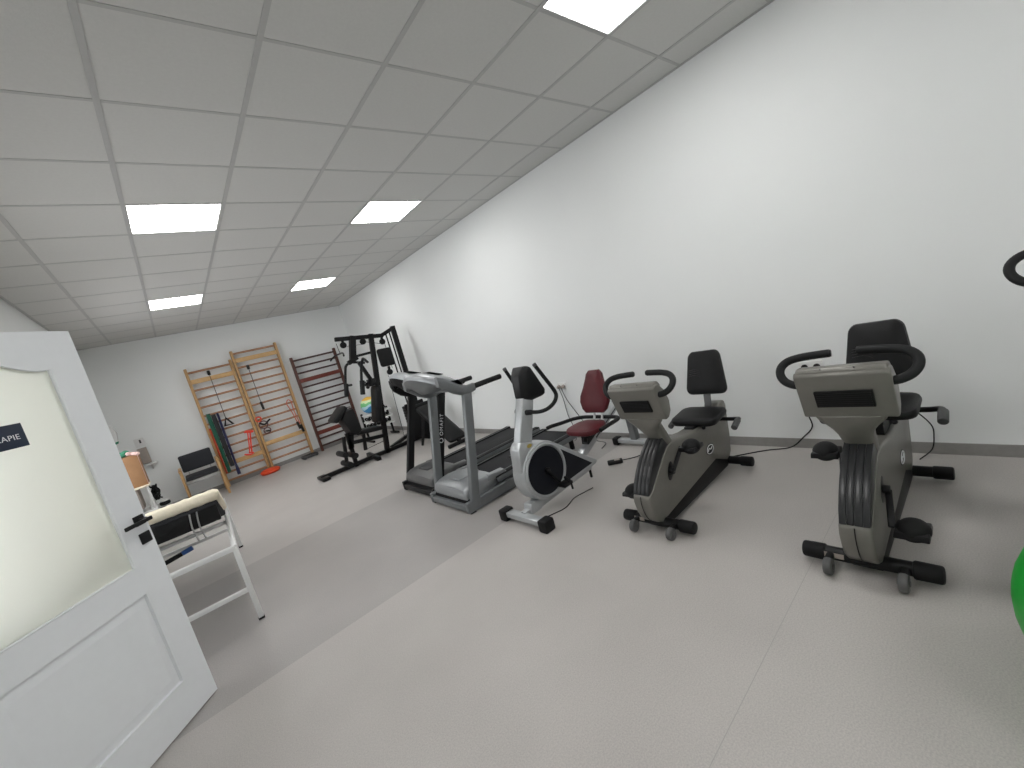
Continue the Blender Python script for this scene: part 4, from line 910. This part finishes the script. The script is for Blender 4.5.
# ---------------------------------------------------------------- trolley and clutter behind the door
def trolley():
    t = thing('instrument_trolley', 'white instrument trolley with cream trays against the left wall beyond the door', 'trolley', (-0.79, 7.5, 0))
    for sx in (-1, 1):
        for sy in (-1, 1):
            p = B().tube([(sx * 0.10, sy * 0.17, 0.06), (sx * 0.10, sy * 0.17, 0.744)], 0.014, 10, 0).build('post', M['whitemetal'], t)
            B().cyl((sx * 0.10 - 0.012, sy * 0.17, 0.03), (sx * 0.10 + 0.012, sy * 0.17, 0.03), 0.03, bev=0.005).build('caster', M['matte'], p)
    for z, mm in ((0.755, M['cream']), (0.42, M['whitemetal']), (0.15, M['whitemetal'])):
        b = B().box((0, 0, z), (0.25, 0.40, 0.025), bev=0.008); b.build('tray', mm, t)
    B().box((-0.055, 0.0, 0.60), (0.10, 0.34, 0.26), bev=0.006).build('drawer_unit', M['greybox'], t)
trolley()
t = thing('cardboard_box', 'brown cardboard box standing on the trolley behind the door', 'box', (-0.765, 7.5, 0.768))
B().box((0, 0, 0.21), (0.19, 0.32, 0.42), bev=0.004).build('carton', M['card'], t)
B().box((0.096, -0.12, 0.21), (0.004, 0.05, 0.418)).build('edge_tape', M['pinkcloth'], t)
b = B()
for k in range(9):
    a = k * 0.7; b.ball((0.03 * math.cos(a) - 0.03, 0.08 * math.sin(a) - 0.03, 0.035 + 0.012 * math.sin(k * 1.7)), 0.042, 14, (1.0, 1.1, 0.7))
gc = b.build('folded_cloth', M['greencloth'], loc=(-0.775, 7.5, 1.195)); prop(gc, 'crumpled green cloth on top of the cardboard box', 'cloth')
b = B()
for k in range(6): b.ball((-0.01 + 0.018 * k, -0.10 + 0.02 * math.sin(k), 0.03 - 0.006 * k), 0.024, 12)
pc = b.build('folded_cloth', M['pinkcloth'], loc=(-0.735, 7.43, 1.195)); prop(pc, 'pale pink cloth lying over the right corner of the cardboard box', 'cloth')
b = B(); random.seed(3)
for k in range(10):
    pts = [(0.03 * random.uniform(-1, 1) + 0.02 * math.sin(j + k), 0.05 * random.uniform(-1, 1), 0.70 - 0.05 * j - 0.01 * random.random()) for j in range(5)]
    b.tube(pts, 0.010, 6, 3)
cb = b.build('cable_bundle', M['matte'], loc=(-0.645, 7.48, 0.02)); prop(cb, 'tangle of black leads hanging at the side of the trolley', 'cable')
t = thing('gel_bottle', 'white gel bottle below the hanging leads of the trolley', 'bottle', (-0.715, 7.42, 0.4325))
B().cyl((0, 0, 0), (0, 0, 0.11), 0.03, bev=0.008).build('body', M['plastic_white'], t); B().cyl((0, 0, 0.11), (0, 0, 0.14), 0.012).build('cap', M['plastic_white'], t)
t = thing('wheeled_stool', 'low black stool with white rim just past the trolley', 'stool', (-0.60, 7.55, 0))
b = B(); b.cyl((0, 0, 0.40), (0, 0, 0.45), 0.06, bev=0.015); b.build('seat', M['matte'], t); b = B(); b.cyl((0, 0, 0.45), (0, 0, 0.475), 0.045, bev=0.008); b.build('rim', M['plastic_white'], t)
b = B(); b.cyl((0, 0, 0.05), (0, 0, 0.40), 0.018); b.build('column', M['chrome'], t)
b = B()
for k in range(5): b.beam((0, 0, 0.06), (0.15 * math.cos(k * 1.257), 0.15 * math.sin(k * 1.257), 0.02), 0.03, 0.03)
b.build('star_base', M['matte'], t)
# things fixed on the walls
t = thing('soap_dispenser', 'white and green dispenser on the left wall above the trolley', 'dispenser', (XL + 0.001, 9.3, 1.40))
b = B().prism([(0, -0.02), (0.08, 0.0), (0.10, 0.14), (0.07, 0.27), (0, 0.28)], -0.06, 0.06, bev=0.012, seg=3); b.build('body', M['plastic_white'], t)
B().prism([(0.0, -0.06), (0.07, -0.04), (0.08, -0.005), (0.0, -0.02)], -0.055, 0.055, bev=0.004).build('nozzle', M['greencloth'], t)
t = thing('thermostat', 'white wall control with dark display on the far wall left of the chair', 'thermostat', (-0.74, YF, 1.27))
B().box((0, -0.012, 0), (0.13, 0.024, 0.15), bev=0.006).build('body', M['plastic_white'], t); B().box((0.012, -0.025, 0.015), (0.025, 0.006, 0.06), bev=0.001).build('display', M['darkgrey'], t)
t = thing('fuse_box', 'grey beige box on the far wall below the white wall control', 'fuse box', (-0.745, YF, 1.03))
B().box((0, -0.04, 0), (0.13, 0.08, 0.28), bev=0.006).build('body', M['greybox'], t); B().box((0.0, -0.082, 0), (0.11, 0.006, 0.26), bev=0.002).build('lid', M['greybox'], t)
t = thing('wall_shelf', 'small white bracket shelf on the far wall under the grey box', 'shelf', (-0.70, YF, 0.86))
B().box((0, -0.06, 0), (0.17, 0.12, 0.025), bev=0.005).build('board', M['plastic_white'], t); B().prism([(-0.1, -0.012), (0, -0.012), (0, -0.10)], -0.01, 0.01, 'x').build('bracket', M['whitemetal'], t)

def socket(label, y, z, plugs=2, w=0.15):
    t = thing('wall_socket', label, 'wall socket', (XR, y, z), 0, 'white wall sockets on the right wall')
    B().box((-0.006, 0, 0), (0.012, w, 0.08), bev=0.004).build('plate', M['plastic_white'], t)
    for k in range(2):
        yy = (-0.25 + 0.5 * k) * w; c_ = B().cyl((-0.010, yy, 0), (-0.014, yy, 0), 0.024).build('outlet', M['plastic_white'], t)
        if k < plugs: B().cyl((-0.014, yy, 0), (-0.05, yy, -0.004), 0.022, 0.017, bev=0.003).build('plug', M['matte'] if plugs == 2 and w > 0.145 else M['greybox'], t)
socket('white double socket with two black plugs behind the left handlebar of the right bike', 0.935, 0.64)
socket('white double socket with grey plugs above the burgundy seat', 3.42, 0.655, 2, 0.14)
socket('white double socket without plugs behind the silver grey treadmill', 5.34, 0.685, 0, 0.13)
def cable(label, pts, m='matte', r=0.0045, g=None): return prop(B().tube(pts, r, 8, 6).build('power_cable', M[m]), label, 'cable', g)
cable('black power cable from the socket down the wall to the middle bike', [(XR - 0.05, 0.93, 0.62), (XR - 0.03, 0.94, 0.50), (XR - 0.012, 1.0, 0.30), (XR - 0.012, 0.99, 0.18), (XR - 0.012, 1.06, 0.09), (XR - 0.03, 1.15, 0.012), (3.22, 1.30, 0.006), (3.1, 1.45, 0.006), (2.98, 1.50, 0.03)])
cable('black power cable from the socket to the right bike', [(XR - 0.05, 0.90, 0.62), (XR - 0.04, 0.88, 0.50), (XR - 0.012, 0.80, 0.28), (XR - 0.05, 0.70, 0.10), (3.15, 0.60, 0.02), (3.02, 0.52, 0.05)])
cable('thin black cable looping on the wall right of the right bike', [(3.07, 0.43, 0.40), (3.2, 0.41, 0.33), (XR - 0.012, 0.36, 0.20), (XR - 0.012, 0.355, 0.12), (XR - 0.03, 0.37, 0.04), (3.2, 0.42, 0.008)], r=0.0035)
cable('grey cable running down the wall from the socket behind the burgundy seat', [(XR - 0.05, 3.40, 0.65), (XR - 0.03, 3.38, 0.5), (XR - 0.012, 3.28, 0.3), (XR - 0.012, 3.15, 0.1), (3.25, 3.05, 0.008), (3.2, 2.88, 0.006), (3.05, 2.82, 0.006)], 'darkgrey')
cable('second grey cable down the wall from the socket behind the burgundy seat', [(XR - 0.05, 3.44, 0.65), (XR - 0.03, 3.43, 0.5), (XR - 0.012, 3.44, 0.3), (XR - 0.012, 3.40, 0.15), (3.25, 3.35, 0.008), (3.15, 3.38, 0.006)], 'darkgrey')
cable('black lead on the floor from the adapter to the middle bike', [(2.80, 2.40, 0.012), (2.9, 2.32, 0.006), (3.02, 2.25, 0.006), (3.1, 2.1, 0.006), (3.05, 1.9, 0.006)])
cable('thin lead lying on the floor below the burgundy seated bike', [(1.70, 2.38, 0.006), (1.78, 2.35, 0.006), (1.9, 2.32, 0.006), (2.05, 2.36, 0.006), (2.16, 2.34, 0.006), (2.25, 2.32, 0.006)], r=0.0035)
t = thing('power_adapter', 'black power adapter lying on the floor beside the middle bike', 'power adapter', (2.74, 2.43, 0), -0.85)
B().box((0, 0, 0.02), (0.14, 0.055, 0.036), bev=0.008).build('body', M['matte'], t); B().box((0.02, 0, 0.0385), (0.05, 0.04, 0.002)).build('sticker', M['greybox'], t)

gb = prop(B().ball((0, 0, 0), 0.325, 48).build('exercise_ball', M['green'], loc=(1.52, -0.27, 0.325)), 'large green exercise ball cut off by the right edge', 'ball')
vb = B().cyl((0, 0.0, 0), (0.012, 0, 0), 0.02, bev=0.004).build('valve', M['plastic_white'], gb); vb.location = (0.32, 0, 0)
